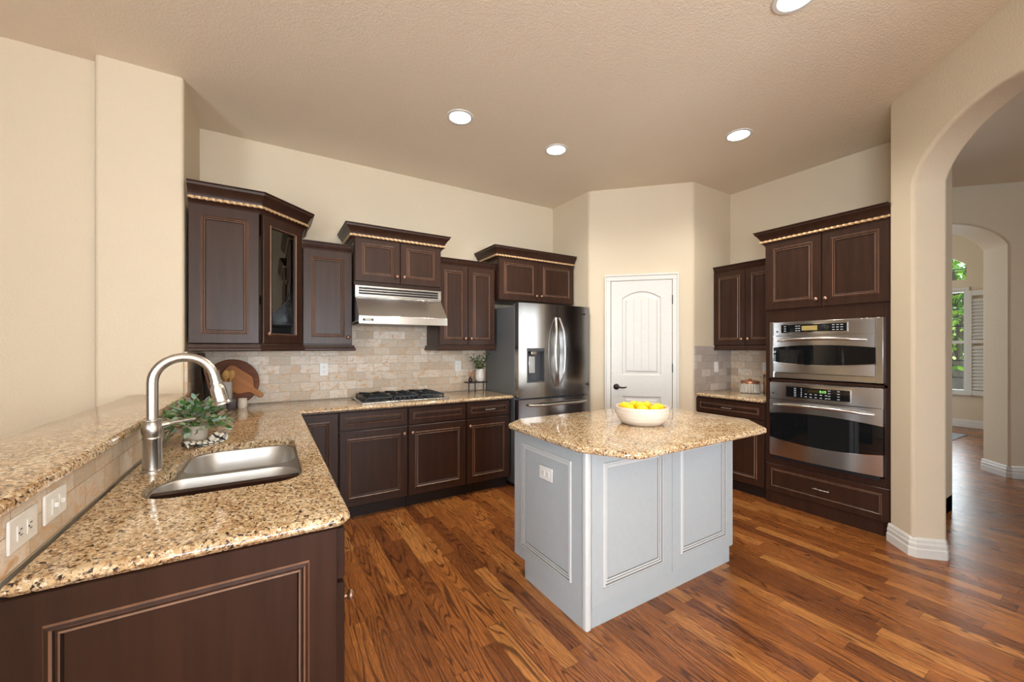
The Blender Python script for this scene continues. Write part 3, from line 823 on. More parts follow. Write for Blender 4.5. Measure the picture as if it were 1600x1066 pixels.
    bowed(MB(), W0, lx, rx, arcf(g0+.009, -lens), arcf(g0+.014, -lens), -.0285, bow, full=(lx, rx), n=20, th=.01).build('window_trim', CHROME, dd, smooth=25)
    zh = d1-(.040 if upper_one else .045); pts = []
    for i in range(21):
        t = i/20; x = lx+.045+(rx-lx-.09)*t
        pts.append((x, -.040-bow*(1-(2*t-1)**2)-.030*min(1, 6*min(t, 1-t)+.25), zh+.014*(1-(2*t-1)**2)))
    MB().tube(pts, [.009+.004*(1-(2*i/20-1)**2) for i in range(21)], 10).build('handle', CHROME if False else STEEL, dd, smooth=60)
    if not upper_one:
        MB().box(.02, W0-.02, -.016, 0, z0-.022, z0+.010).build('vent_grille', BLK, r)
    return r
oven('microwave_oven', 'stainless built-in speed oven with curved window, upper of the two ovens', 1.117, 1.602, True)
oven('built_in_oven', 'large stainless wall oven with curved black window, lower of the two ovens', .425, 1.078, False)

# ================================================================== COUNTERTOPS
ZC = .914
hole = ccw(rpoly([(-.345, 1.59, .10), (.108, 1.59, .09), (.108, 2.345, .10), (-.300, 2.345, .10), (-.300, 1.93, .10), (-.345, 1.86, .10)], 8))
outer = rpoly([(-.448, 1.178, 0), (.200, 1.178, .045), (.200, 3.32, .0), (2.052, 3.32, .01), (2.052, 3.948, 0), (-.448, 3.948, 0)], 6)
o = slab('countertop', outer, [hole], .882, ZC, GRAN, r=.018); tag(o, 'L-shaped speckled granite worktop holding the sink and the cooktop', 'countertop')
o = slab('countertop', rpoly([(3.785, 1.868, 0), (4.442, 1.868, 0), (4.442, 2.532, 0), (3.785, 2.532, .01)], 4), [], .882, ZC, GRAN)
tag(o, 'short granite worktop left of the ovens with a ribbed jar on it', 'countertop')
o = slab('bar_top', rpoly([(-.735, .55, .03), (-.425, .55, .03), (-.425, 3.30, .02), (-.463, 3.30, 0), (-.463, 3.277, 0), (-.735, 3.277, 0)], 5), [], 1.053, 1.088, GRAN, r=.015)
tag(o, 'long raised granite bar ledge running beside the sink counter to the beige wall', 'countertop')
struct('wall_bar', bx(-.60, -.470, .62, 3.278, 0, 1.052), WALL)
# backsplashes
tag(bx(-.4695, -.449, .62, 3.278, .9145, 1.052).build('backsplash', TILE), 'low beige tile strip between sink counter and raised bar ledge', 'backsplash')
tag(MB().box(-.448, 2.14, 3.949, 3.9595, .9145, 1.86).build('backsplash', TILE), 'beige stone tile backsplash behind the cooktop under the wall cabinets', 'backsplash')
tag(bx(-.4645, -.4485, 3.29, 3.948, .9145, 1.352).build('backsplash', TILE), 'narrow beige tile panel on the side wall behind the tall dark boards', 'backsplash')
tag(bx(3.782, 4.444, 2.533, 2.5445, .914, 1.402).build('backsplash', TILEG), 'greyish tile backsplash on the short wall beside the pantry door', 'backsplash')
tag(bx(4.444, 4.4545, 1.864, 2.5335, .914, 1.402).build('backsplash', TILE), 'beige tile backsplash left of the ovens, behind the ribbed jar', 'backsplash')

# ================================================================== ISLAND
ir = thing('island_cabinet', 'light grey painted kitchen island base with framed panels', 'kitchen island', (1.305, 1.445, 0))
IW, ID = 1.252, .655
MB().box(.016, IW, .016, ID, .105, .882).build('body', IGREY, ir)
MB().box(.004, IW-.02, .012, ID-.11, 0, .105).build('toe_kick', IGREY, ir)
IM = [IGREY, IEDGE, ILINE]
def ipanel(w, h, t=.016):
    fr = .075
    st = [(0, 0, 0), (0, -t, 0), (fr, -t, 0), (fr+.002, -t+.003, 2), (fr+.006, -t-.005, 1), (fr+.012, -t-.005, 1), (fr+.016, -t+.001, 2), (fr+.024, -t+.001, 1), (fr+.026, -t+.005, 2), (fr+.034, -t+.005, 1), (fr+.037, -t+.010, 2), (fr+.04, -t+.010, 0)]
    mb = MB(); rr = [ring_rect(i, w-i, i, h-i, y) for i, y, m in st]
    return mb.rings(rr, ms=[s[2] for s in st[1:]], closed=True, cap0=True, cap1=True)
w1 = (IW-.035-.006)/2
for x in (.035, .035+w1+.004):
    d = ipanel(w1, .775).build('front_panel', IM, ir); d.location = (x, .016, .106)
d = ipanel(ID-.035, .775).build('side_panel', IM, ir); d.location = (.016, ID, .106); d.rotation_euler = (0, 0, -radians(90))
MB().box(-.003, .034, -.003, .034, 0, .882).build('corner_post', IEDGE, ir, bev=.012, bseg=4)
o = slab('countertop', rpoly([(1.238, 1.43, .05), (1.375, 1.19, .10), (2.455, 1.185, .06), (2.665, 1.40, .06), (2.665, 2.05, .08), (2.52, 2.20, .08), (1.40, 2.20, .06), (1.245, 2.09, .06)], 6), [], .883, ZC, GRAN)
tag(o, 'granite island top with clipped corners under the bowl of lemons', 'countertop')

# ================================================================== SINK + FAUCET
sk = thing('double_bowl_sink', 'stainless undermount sink with two bowls set in the granite', 'sink', (0, 0, 0))
def grow(P, d): return [tuple(p) for p in offset(P, d)]
def bowl(pts, depth):
    P0 = ccw(rpoly(pts, 8)); rr = []
    for d, z in ((0, .880), (-.004, .872), (-.008, .75), (-.014, .715), (-.030, .698), (-.055, .693)):
        rr.append([(p[0], p[1], z) for p in grow(P0, d)])
    return MB().rings(rr, closed=True, cap1=True), P0
near_pts = [(-.342, 1.595, .10), (.103, 1.595, .10), (.103, 1.925, .10), (-.300, 1.925, .10), (-.342, 1.86, .08)]
far_pts = [(-.292, 1.965, .10), (.103, 1.965, .10), (.103, 2.340, .11), (-.292, 2.340, .11)]
hb = []
for pts in (near_pts, far_pts):
    mb, P0 = bowl(pts, .19); hb.append([p for p in P0]); b = mb.build('bowl', SINKST, sk, smooth=50)
    cx = sum(p[0] for p in pts)/len(pts); cy = sum(p[1] for p in pts)/len(pts)
    MB().lathe([(.045, .6935), (.045, .696), (.036, .697), (.03, .695), (.0, .695)], 20, (cx, cy, 0), cap0=False).build('drain', CHROME, b, smooth=40)
slab('rim', [Vector(p) for p in grow(hole, .02)], hb, .8735, .8810, SINKST, r=.0015, parent=sk)
fc = thing('faucet', 'tall brushed nickel gooseneck faucet standing behind the sink', 'faucet', (-.371, 1.969, ZC))
MB().lathe([(.034, 0), (.034, .006), (.029, .010), (.028, .12), (.030, .124), (.030, .128), (.028, .131), (.0325, .150), (.033, .165), (.029, .185), (.031, .190), (.031, .194), (.019, .197)], 28).build('faucet_body', NICKEL, fc, smooth=40)
dx, dy = cos(radians(4)), sin(radians(4)); R = .094; zt = .332
pts = [(0, 0, .19), (0, 0, .26), (0, 0, zt)]
for i in range(1, 19):
    q = pi-radians(172)*i/18; pts.append((dx*(R+R*cos(q)), dy*(R+R*cos(q)), zt+R*sin(q)))
MB().tube(pts, .0175, 18).build('spout', NICKEL, fc, smooth=60)
e = Vector(pts[-1]); t = (Vector(pts[-1])-Vector(pts[-2])).normalized()
qm = Matrix.Translation(e) @ Vector((0, 0, 1)).rotation_difference(t).to_matrix().to_4x4()
MB().lathe([(.0178, -.004), (.0178, .022)], 20, mat=qm).build('spout_end', NICKEL, fc, smooth=30)
MB().lathe([(.0178, .018), (.0215, .018), (.0215, .026), (.0195, .028), (.0200, .034), (.0255, .044), (.0265, .050), (.0280, .098), (.0300, .100), (.0335, .106), (.0335, .111), (.028, .113), (.0, .112)], 28, mat=qm).build('spray_head', NICKEL, fc, smooth=30)
MB().tube([(.02, 0, .170), (.048, .008, .174)], [.015, .012], 12).tube([(.042, .008, .174), (.12, .045, .180)], [.0065, .0055], 10).build('lever_handle', NICKEL, fc, smooth=50)

# ================================================================== RANGE HOOD + COOKTOP
X0, X1 = .618, 1.380
hr = thing('range_hood', 'stainless steel range hood with slanted front over the cooktop', 'range hood', (X0, 3.37, 0)); HW = X1-X0
def ext(mb, P, x0, x1, m=0):
    n_ = len(P); mb.rings([[(x0, y, z) for y, z in P], [(x1, y, z) for y, z in P]], m, None, True, True, True); return mb
ext(MB(), [(.575, 1.60), (.02, 1.60), (.004, 1.576), (0, 1.576), (0, 1.640), (.165, 1.812), (.165, 1.822), (.575, 1.822)], 0, HW).build('canopy', STEEL, hr, bev=.002)
vb = MB().box(0, HW, .172, .575, 1.822, 1.907, 0)
vb.build('vent_housing', BLK, hr)
vf = MB().box(0, HW, .158, .172, 1.822, 1.834).box(0, HW, .158, .172, 1.893, 1.907).box(0, .03, .158, .172, 1.834, 1.893).box(HW-.03, HW, .158, .172, 1.834, 1.893)
for z in (1.853, 1.874): vf.box(.03, HW-.03, .160, .170, z-.0032, z+.0032)
vf.build('vent_louvre', STEEL, hr, bev=.001, bseg=1)
bf = MB()
for k in range(20):
    x = .03+k*(HW-.06)/20
    bf.box(x, x+.020, .03, .55, 1.582, 1.598)
bf.build('baffle_filter', STEEL, hr)
MB().box(.03, .115, -.002, .0, 1.598, 1.618).build('name_badge', BLKMET, hr)
bpy.data.objects
text('VIKING', .0155, CHROME, hr, (.0725, -.0025, 1.608), (radians(90), 0, 0), name='badge_lettering')

ck = thing('gas_cooktop', 'stainless gas cooktop with black cast iron grates below the hood', 'cooktop', (.65, 3.41, ZC))
CW, CD = .765, .49
MB().box(0, CW, 0, CD, .0005, .012).build('tray', STEEL, ck, bev=.004)
MB().box(.03, CW-.03, .035, CD-.02, .0122, .0145).build('burner_pan', BLK, ck)
def grate(x0, x1, y0, y1):
    mb = MB(); z0, z1 = .034, .046; t = .006
    for (a, b, c, d) in ((x0, x1, y0, y0+2*t), (x0, x1, y1-2*t, y1), (x0, x0+2*t, y0, y1), (x1-2*t, x1, y0, y1)): mb.box(a, b, c, d, z0, z1)
    for (x, y) in ((x0, y0), (x1-2*t, y0), (x0, y1-2*t), (x1-2*t, y1-2*t)): mb.box(x, x+2*t, y, y+2*t, .0145, z0)
    ym = (y0+y1)/2; xm = (x0+x1)/2
    mb.box(x0, x1, ym-t, ym+t, z0, z1)
    for cyy in ((y0+ym)/2, (y1+ym)/2):
        for q in range(4):
            a = pi/4+q*pi/2; c0, s0 = cos(a), sin(a)
            M = Matrix.Translation((xm, cyy, 0)) @ Matrix.Rotation(a, 4, 'Z')
            mb.box(.025, min((x1-x0)/2, (ym-y0)/2)*1.2, -.004, .004, z0, z1+.010, 0, M)
    return mb
for x0_, x1_ in ((.035, .262), (.268, .495), (.501, .728)):
    grate(x0_, x1_, .045, CD-.03).build('grate', IRON, ck, bev=.002)
for x in (.148, .382, .615):
    for y in (.145, .345):
        if abs(x-.382) < .01 and y < .2:
            continue
        MB().lathe([(.045, .0146), (.045, .022), (.034, .024), (.034, .030), (.030, .033), (0.0, .033)], 20, (x, y, 0)).build('burner', IRON, ck, smooth=40)
for i in range(5):
    MB().lathe([(.019, .0146), (.018, .034), (.015, .037), (.0, .037)], 16, (.30+i*.041, .12-(.02 if i % 2 else 0), 0)).build('knob', BLKMET, ck, smooth=40)

# ================================================================== REFRIGERATOR
fr_ = thing('refrigerator', 'stainless french-door refrigerator with water dispenser beside the pantry wall', 'refrigerator', (2.066, 3.255, 0)); FW = .914
MB().box(0, FW, .075, .69, .03, 1.795).build('body', FRSIDE, fr_, bev=.004)
MB().box(.02, FW-.02, .10, .60, 0, .03).build('base_feet', BLK, fr_)
MB().box(.01, .14, .02, .12, 1.795, 1.815).build('hinge_cover', FRSIDE, fr_, bev=.004); MB().box(FW-.14, FW-.01, .02, .12, 1.795, 1.815).build('hinge_cover', FRSIDE, fr_, bev=.004)
FB = dict(full=(-.0, FW))
def fpanel(mb, x0, x1, z0, z1, n=10): return bowed(mb, FW, x0, x1, K(z0), K(z1), 0.0, .022, n=n, th=.066, full=(0, FW))
zf0, zf1 = .885, 1.820
sx0, sx1, sz0, sz1 = .095, .300, 1.035, 1.375
dl_ = MB(); fpanel(dl_, .001, sx0, zf0, zf1, 4); fpanel(dl_, sx1, FW/2-.002, zf0, zf1, 5); fpanel(dl_, sx0, sx1, zf0, sz0, 6); fpanel(dl_, sx0, sx1, sz1, zf1, 6)
ld = dl_.build('fridge_door', STEELV, fr_, smooth=25)
rd = fpanel(MB(), FW/2+.002, FW-.001, zf0, zf1).build('fridge_door', STEELV, fr_, smooth=25)
dpn = MB()
dpn.box(sx0, sx1, .045, .060, sz0, sz1); dpn.box(sx0, sx0+.008, -.012, .045, sz0, sz1); dpn.box(sx1-.008, sx1, -.019, .045, sz0, sz1); dpn.box(sx0, sx1, -.013, .045, sz0, sz0+.012); dpn.box(sx0, sx1, -.013, .045, sz1-.03, sz1)
dd = dpn.build('water_dispenser', simple('dark_grey_dispenser', (.06, .062, .07, 1), .3), ld)
MB().box(sx0+.04, sx0+.115, .020, .044, sz0+.09, sz0+.26).build('dispenser_paddle', STEEL, dd, bev=.003)
MB().box(sx0+.055, sx0+.12, -.004, .03, sz1-.065, sz1-.03).build('dispenser_spout', CHROME, dd, bev=.004)
fpanel(MB(), .001, FW-.001, .50, .868).build('freezer_drawer', STEELV, fr_, smooth=25)
fpanel(MB(), .001, FW-.001, .06, .488).build('freezer_drawer', STEELV, fr_, smooth=25)
for sx, par in ((-1, ld), (1, rd)):
    pts = []
    for i in range(25):
        t = i/24; z = .985+(.70)*t
        pts.append((FW/2+sx*(.022+.040*(1-(2*t-1)**2)), -.030-.045*min(1, 5*min(t, 1-t)), z))
    MB().tube(pts, .011, 10, scale=(1.2, .8)).build('handle', NICKEL, par, smooth=60)
def hbar(z):
    pts = []
    for i in range(17):
        t = i/16; pts.append((.10+(FW-.17)*t, -.030-.045*min(1, 5*min(t, 1-t)), z+.0*t))
    return MB().tube(pts, .012, 10)
hbar(.812).build('freezer_handle', NICKEL, fr_, smooth=60)
hbar(.44).build('freezer_handle', NICKEL, fr_, smooth=60)
MB().box(FW-.115, FW-.065, -.0105, -.006, 1.735, 1.748).build('maker_mark', BLKMET, rd)

# ================================================================== OUTLETS
def plate(name, label, cat, loc, rot, w, h, kind, group=None):
    r = bpy.data.objects.new(name, None); COL.objects.link(r); r.location = loc; r.rotation_euler = rot; tag(r, label, cat, group)
    MB().box(-w/2, w/2, -.006, 0, -h/2, h/2).build('cover_plate', PLATE, r, bev=.003)
    horiz = w > h
    if kind == 'outlet':
        for s in (-1, 1):
            cx, cz = (s*.020, 0) if horiz else (0, s*.020)
            a, b = (.013, .016) if horiz else (.016, .013)
            rc = MB().box(cx-a, cx+a, -.0085, -.006, cz-b, cz+b).build('receptacle', PLATE, r, bev=.003)
            sl = MB()
            for q in (-1, 1):
                if horiz: sl.box(cx-.006+.002, cx+.004, -.0092, -.0084, cz+q*.006-.001, cz+q*.006+.001)
                else: sl.box(cx+q*.006-.001, cx+q*.006+.001, -.0092, -.0084, cz-.002, cz+.006)
            if horiz: sl.box(cx-.010, cx-.006, -.0092, -.0084, cz-.002, cz+.002)
            else: sl.box(cx-.002, cx+.002, -.0092, -.0084, cz-.010, cz-.006)
            sl.build('slots', SLOT, rc)
    else:
        n_ = 2 if max(w, h) > .1 and kind == 'switches' else 1
        for i in range(n_):
            cx = (-.018 if i == 0 else .018) if n_ == 2 else 0
            MB().box(cx-.010, cx+.010, -.0085, -.006, -.024 if not horiz else -.020, .024 if not horiz else .020).build('rocker', PLATE, r, bev=.002)
            if kind == 'switches': MB().box(cx-.003, cx+.003, -.016, -.008, -.004, .008).build('toggle', PLATE, r, bev=.002)
    return r
plate('outlet', 'white wall outlet on the tile between the paddle board and the cooktop', 'outlet', (.425, 3.949, 1.184), (0, 0, 0), .070, .114, 'outlet')
plate('outlet', 'white wall outlet on the tile left of the black plant riser', 'outlet', (1.735, 3.949, 1.184), (0, 0, 0), .070, .114, 'outlet')
plate('light_switch', 'white switch plate on the greyish tile beside the pantry door', 'switch', (4.16, 2.533, 1.17), (0, 0, 0), .070, .114, 'rocker')
plate('outlet', 'white plate on the tile behind the jars left of the ovens', 'outlet', (4.444, 2.16, 1.17), (0, 0, -radians(90)), .070, .114, 'outlet')
plate('outlet', 'white horizontal outlet on the low bar tile, nearest the photo\'s left edge', 'outlet', (-.449, 1.262, .992), (0, 0, radians(90)), .116, .070, 'outlet')
plate('light_switch', 'white double switch plate on the low bar tile between the outlet and the faucet', 'switch', (-.449, 1.412, .995), (0, 0, radians(90)), .116, .070, 'switches')
plate('outlet', 'white horizontal outlet on the grey side panel of the island', 'outlet', (1.311, 1.777, .682), (0, 0, -radians(90)), .120, .074, 'outlet')

# ================================================================== RECESSED LIGHTS
LP = [((1.225, 2.747), 'recessed ceiling light nearest the cooktop side, leftmost of the lit cans'),
      ((2.142, 2.760), 'recessed ceiling light in front of the refrigerator, smallest of the lit cans'),
      ((3.26, 1.795), 'recessed ceiling light nearest the oven cabinet'),
      ((2.22, .94), 'recessed ceiling light cut by the top edge of the photo')]
can = None
for (x, y), lab in LP:
    if can is None:
        can = thing('recessed_light', lab, 'ceiling light', (x, y, H), 0, 'recessed lights in the kitchen ceiling')
        MB().lathe([(.078, -.002), (.080, -.006), (.100, -.005), (.102, 0), (.078, 0)], 36, cap0=False, cap1=False).build('trim_ring', TRIM, can, smooth=40)
        MB().lathe([(.0775, -.0035), (.06, -.006), (.03, -.009), (.004, -.0095)], 32, cap0=False, cap1=True).build('lens', LAMP, can, smooth=60)
    else: copy_tree(can, lab, (x, y, H))
    l = bpy.data.lights.new('can_light_beam', 'SPOT'); l.energy = 46; l.spot_size = radians(150); l.spot_blend = .8; l.shadow_soft_size = .07; l.color = (1, .93, .82)
    o = bpy.data.objects.new('can_light_beam', l); COL.objects.link(o); o.location = (x, y, H-.03)

# ================================================================== COUNTER THINGS
def leafmesh(mb, base, direction, L, wd, bend=.25, roll=0, m=0):
    d = Vector(direction).normalized(); side = d.cross(Vector((0, 0, 1)))
    if side.length < .05: side = Vector((1, 0, 0))
    side.normalize(); side = Matrix.Rotation(roll, 3, d) @ side; up = side.cross(d)
    o = len(mb.v); ks = [(0, .05), (.25, .8), (.5, 1), (.78, .62), (1, .02)]
    b = Vector(base)
    for t, ww in ks:
        c = b+d*(L*t)-up*(bend*L*t*t)
        mb.v += [tuple(c-side*wd*ww*.5+up*.08*wd), tuple(c), tuple(c+side*wd*ww*.5+up*.08*wd)]
    for k in range(4):
        for j in (0, 1):
            mb.face((o+k*3+j, o+k*3+j+1, o+k*3+j+4, o+k*3+j+3), m)
LEAF = [simple('sage_green_leaf', srgb(124, 152, 108), .5), simple('deep_green_leaf', srgb(74, 112, 50), .5), simple('dusty_pink_leaf', srgb(158, 140, 124), .5), simple('pale_blue_green_leaf', srgb(150, 176, 158), .5)]
pl = thing('potted_plant', 'small leafy green plant in a pale ceramic pot behind the faucet', 'plant', (-.310, 2.50, ZC))
MB().lathe([(.044, 0), (.047, .004), (.053, .075), (.055, .080), (.050, .080), (.046, .068), (.0, .066)], 28).build('pot', simple('pale_clay_glaze', srgb(206, 196, 180), .5), pl, smooth=40)
mb = MB()
for i in range(360):
    a = random.uniform(0, 2*pi); el = random.uniform(-.25, 1.45); r_ = random.uniform(.05, .145)
    b = Vector((cos(a)*cos(el)*r_*1.05, sin(a)*cos(el)*r_*1.05, .078+sin(el)*r_*.95))
    dd_ = Vector((cos(a)*cos(el), sin(a)*cos(el), sin(el)*.8+.1))+Vector([random.uniform(-.5, .5) for _ in range(3)])
    leafmesh(mb, b, dd_, random.uniform(.026, .046), random.uniform(.018, .027), .3, random.uniform(-1, 1), random.choice([0, 0, 0, 1, 1, 2, 3, 3]))
for i in range(22):
    a = 2*pi*i/22; mb.tube([(0, 0, .07), (cos(a)*.04, sin(a)*.04, .11), (cos(a)*.08, sin(a)*.08, .13+.03*sin(i*2.1))], .0014, 5, 1)
mb.build('foliage', LEAF, pl, smooth=60)
# folded towel
tw = MB(); prof = []
path2 = [(-.075, .004), (-.085, .012), (-.075, .022), (-.045, .018), (-.01, .010), (.02, .008), (.04, .018), (.055, .034), (.072, .040), (.085, .028), (.078, .012), (.06, .006), (.02, .003), (-.03, .004)]
P2 = path2
rr = []
for j in range(9):
    y = -.045+.09*j/8; wob = .004*sin(j*1.3)
    rr.append([(x+.01*sin(j*.7+x*20)*.6, y+.02*x/.08, max(.0015, z+wob*(z > .006))) for x, z in P2])
tw.rings(rr, closed=False)
m_, n_, b_ = new_mat('striped_linen'); co = objco(n_)
s_ = N(n_, 'ShaderNodeSeparateXYZ'); n_.links.new(co, s_.inputs[0])
fx = M_(n_, 'FRACT', M_(n_, 'MULTIPLY', s_.outputs[0], 38)); st_ = M_(n_, 'GREATER_THAN', fx, .72)
n_.links.new(mix(n_, st_, srgb(226, 222, 212), srgb(60, 58, 60)), b_.inputs['Base Color']); b_.inputs['Roughness'].default_value = .9
o = tw.build('dish_towel', m_, None, (-.262, 2.395, ZC), (0, 0, radians(28)), smooth=60)
md = o.modifiers.new('thick', 'SOLIDIFY'); md.thickness = .0022; md.offset = 1
tag(o, 'crumpled white dish towel with dark stripes at the foot of the potted plant', 'towel')

# cutting boards
def woodm(name, a, b, sc=(3, 60, 60)):
    m, n, bb = new_mat(name); co = objco(n); g = noise(n, mapping(n, co, sc), 1, 3, .6, .4)
    n.links.new(ramp(n, g, [(.3, a), (.7, b)]), bb.inputs['Base Color']); bb.inputs['Roughness'].default_value = .5; bb.inputs['Specular IOR Level'].default_value = .25; return m
W1 = woodm('dark_walnut_board', srgb(96, 50, 26), srgb(128, 72, 38)); W2 = woodm('honey_maple_board', srgb(160, 100, 54), srgb(186, 124, 72))
W3 = woodm('near_black_board', srgb(26, 17, 12), srgb(42, 28, 20)); W4 = woodm('pale_spoon_wood', srgb(196, 146, 82), srgb(222, 176, 110)); W5 = woodm('brown_board_wood', srgb(70, 44, 30), srgb(96, 62, 42))
o = MB().lathe([(.0, -.009), (.181, -.009), (.186, -.005), (.186, .005), (.181, .009), (.0, .009)], 56).build('round_cutting_board', W1, None, (-.252, 3.905, ZC+.1855), (radians(90-7), 0, 0), smooth=30)
tag(o, 'large round dark wood board leaning on the tile behind the utensil holder', 'cutting board')
pd = []
body = [(-.19, -.085, .04), (.0, -.085, .05), (.055, -.022, .03), (.150, -.022, .02), (.150, .022, .02), (.055, .022, .03), (.0, .085, .05), (-.19, .085, .04)]
PB = rpoly(body, 6); holeb = [(.132+.006*cos(2*pi*i/12), .006*sin(2*pi*i/12)) for i in range(12)]
o = slab('paddle_cutting_board', PB, [holeb], -.008, .008, W2, r=.004)
o.matrix_world = Matrix.Translation((-.160, 3.862, 1.072)) @ Matrix.Rotation(radians(90-4), 4, 'X') @ Matrix.Rotation(radians(-38), 4, 'Z')
tag(o, 'honey coloured paddle board, its handle pointing down right along the counter', 'cutting board')
for (y0, y1, hgt, xb_, xt_, mt_, lab) in ((3.46, 3.74, .425, .055, .012, W3, 'nearly black tall board leaning on the side wall left of the round board'), (3.40, 3.60, .33, .120, .050, W5, 'brown rectangular board leaning in front of the nearly black board')):
    tilt = math.atan2(xb_-xt_, hgt)
    o = MB().box(0, .016, 0, y1-y0, 0, hgt).build('tall_cutting_board', mt_, None, (-.443+xb_+.008, y0, ZC+.002), (0, -tilt, 0), bev=.006, bseg=3)
    tag(o, lab, 'cutting board')
# utensil crock
cr_ = MB(); rr = []
def crock_ring(hw, hd, z, rib=0):
    out = []; n_ = 72
    for i in range(n_):
        a = 2*pi*i/n_; c, s = cos(a), sin(a); k = (abs(c)**6+abs(s)**6)**(-1/6)
        q = 1+(rib*(.5+.5*cos(a*36)))
        out.append((hw*c*k*q, hd*s*k*q, z))
    return out
cr_.rings([crock_ring(.058, .042, 0), crock_ring(.060, .044, .004, .02), crock_ring(.060, .044, .196, .02), crock_ring(.060, .044, .20), crock_ring(.054, .038, .20), crock_ring(.054, .038, .02)], closed=True, cap0=True, cap1=True)
o = cr_.build('utensil_holder', simple('ribbed_grey_ceramic', srgb(184, 178, 168), .5), None, (-.302, 3.795, ZC), smooth=40)
tag(o, 'ribbed grey utensil holder with wooden spoons in front of the round board', 'utensil holder')
def spoon(x, y, ax, ay, slotted, lab, name):
    mb = MB(); mb.tube([(0, 0, 0), (0, 0, .20)], .005, 8)
    if slotted:
        for q in (-.014, 0, .014): mb.box(q-.005, q+.005, -.003, .003, .205, .262)
        mb.box(-.020, .020, -.003, .003, .195, .212); mb.box(-.020, .020, -.003, .003, .256, .270)
    else:
        mb.rings([[(.024*k_*cos(2*pi*i/16), yy_, .235+.036*k_*sin(2*pi*i/16)) for i in range(16)] for k_, yy_ in ((.3, -.009), (.8, -.006), (1, 0), (.9, .003), (.3, -.004))], closed=True, cap0=True, cap1=True)
    o = mb.build(name, W4, None, (x, y, ZC+.024), (ax, ay, 0), smooth=45)
    return tag(o, lab, 'utensil', 'wooden utensils in the ribbed holder')
spoon(-.318, 3.790, radians(4), radians(-5), True, 'slotted wooden turner standing in the ribbed holder', 'wooden_turner')
spoon(-.296, 3.778, radians(6), radians(4), False, 'pale wooden spoon standing frontmost in the ribbed holder', 'wooden_spoon')
spoon(-.286, 3.805, radians(-3), radians(9), False, 'wooden spoon standing at the right rear of the ribbed holder', 'wooden_spoon')
o = MB().lathe([(.027, 0), (.030, .004), (.032, .060), (.030, .075), (.026, .075), (.024, .01)], 24).build('salt_cup', simple('smoky_grey_glass', srgb(96, 92, 96), .15), None, (-.243, 3.70, ZC), smooth=40)
tag(o, 'small smoky grey cup in front of the ribbed utensil holder', 'cup')
o = MB().lathe([(.027, 0), (.031, .006), (.032, .04), (.029, .074), (.027, .076), (.024, .076), (.024, .012)], 24).build('salt_cup', simple('veined_white_marble', srgb(216, 208, 196), .3), None, (-.172, 3.69, ZC), smooth=40)
tag(o, 'small white marble cup right of the grey cup', 'cup')

# riser with vases
rs = thing('plant_riser', 'small black metal riser stand on the counter beside the refrigerator', 'stand', (1.765, 3.75, ZC))
MB().box(0, .225, 0, .11, .094, .106).build('shelf', BLKMET, rs, bev=.002)
for (x, y) in ((.012, .012), (.105, .055), (.205, .055)):
    MB().tube([(x, y, 0), (x, y, .098)], .0075, 8).build('leg', BLKMET, rs)
vs = thing('vase', 'white ceramic vase holding leafy olive stems on the black riser', 'vase', (1.925, 3.805, ZC+.106))
MB().lathe([(.030, 0), (.042, .008), (.048, .05), (.045, .095), (.040, .135), (.036, .135), (.040, .09)], 24, cap1=False).build('vase_body', CERAM, vs, smooth=50)
mb = MB()
for i in range(13):
    a = 2*pi*i/13+.3; sp_ = random.uniform(.05, .13); top = random.uniform(.14, .215)
    ps = [Vector((0, 0, .06)), Vector((cos(a)*sp_*.35, sin(a)*sp_*.2, .15)), Vector((cos(a)*sp_, sin(a)*sp_*.55, .10+top))]
    mb.tube(ps, .0016, 5, 1)
    for k in range(16):
        t = .35+.65*k/15; p = ps[0].lerp(ps[1], min(1, t*2)) if t < .5 else ps[1].lerp(ps[2], (t-.5)*2)
        d_ = Vector((random.uniform(-1, 1), random.uniform(-.8, .6), random.uniform(-.2, .8)))
        leafmesh(mb, p, d_, random.uniform(.026, .042), .011, .1, random.uniform(-1, 1), random.choice([0, 1, 1]))
OL = [simple('olive_leaf', srgb(112, 142, 92), .5), simple('dark_olive_leaf', srgb(48, 76, 34), .5)]
mb.build('stems', OL, vs, smooth=60)
bv = thing('bud_bottle', 'tiny brown bottle with dried orange flowers on the left of the black riser', 'bottle', (1.800, 3.775, ZC+.106))
MB().lathe([(.016, 0), (.020, .006), (.020, .035), (.009, .048), (.009, .060), (.011, .062)], 16).build('bottle_body', simple('brown_glass', srgb(58, 26, 20), .1), bv, smooth=40)
mb = MB()
for i in range(26):
    a = random.uniform(0, 2*pi); h_ = random.uniform(.07, .125); s_ = random.uniform(.005, .045)
    e = Vector((cos(a)*s_+.012, sin(a)*s_*.6, h_)); mb.tube([(0, 0, .058), e], .0008, 4)
    leafmesh(mb, e, (cos(a), sin(a), .6), .016, .010, .2, random.uniform(-1, 1))
mb.build('dried_flowers', simple('dried_orange_petal', srgb(202, 140, 84), .7), bv, smooth=60)

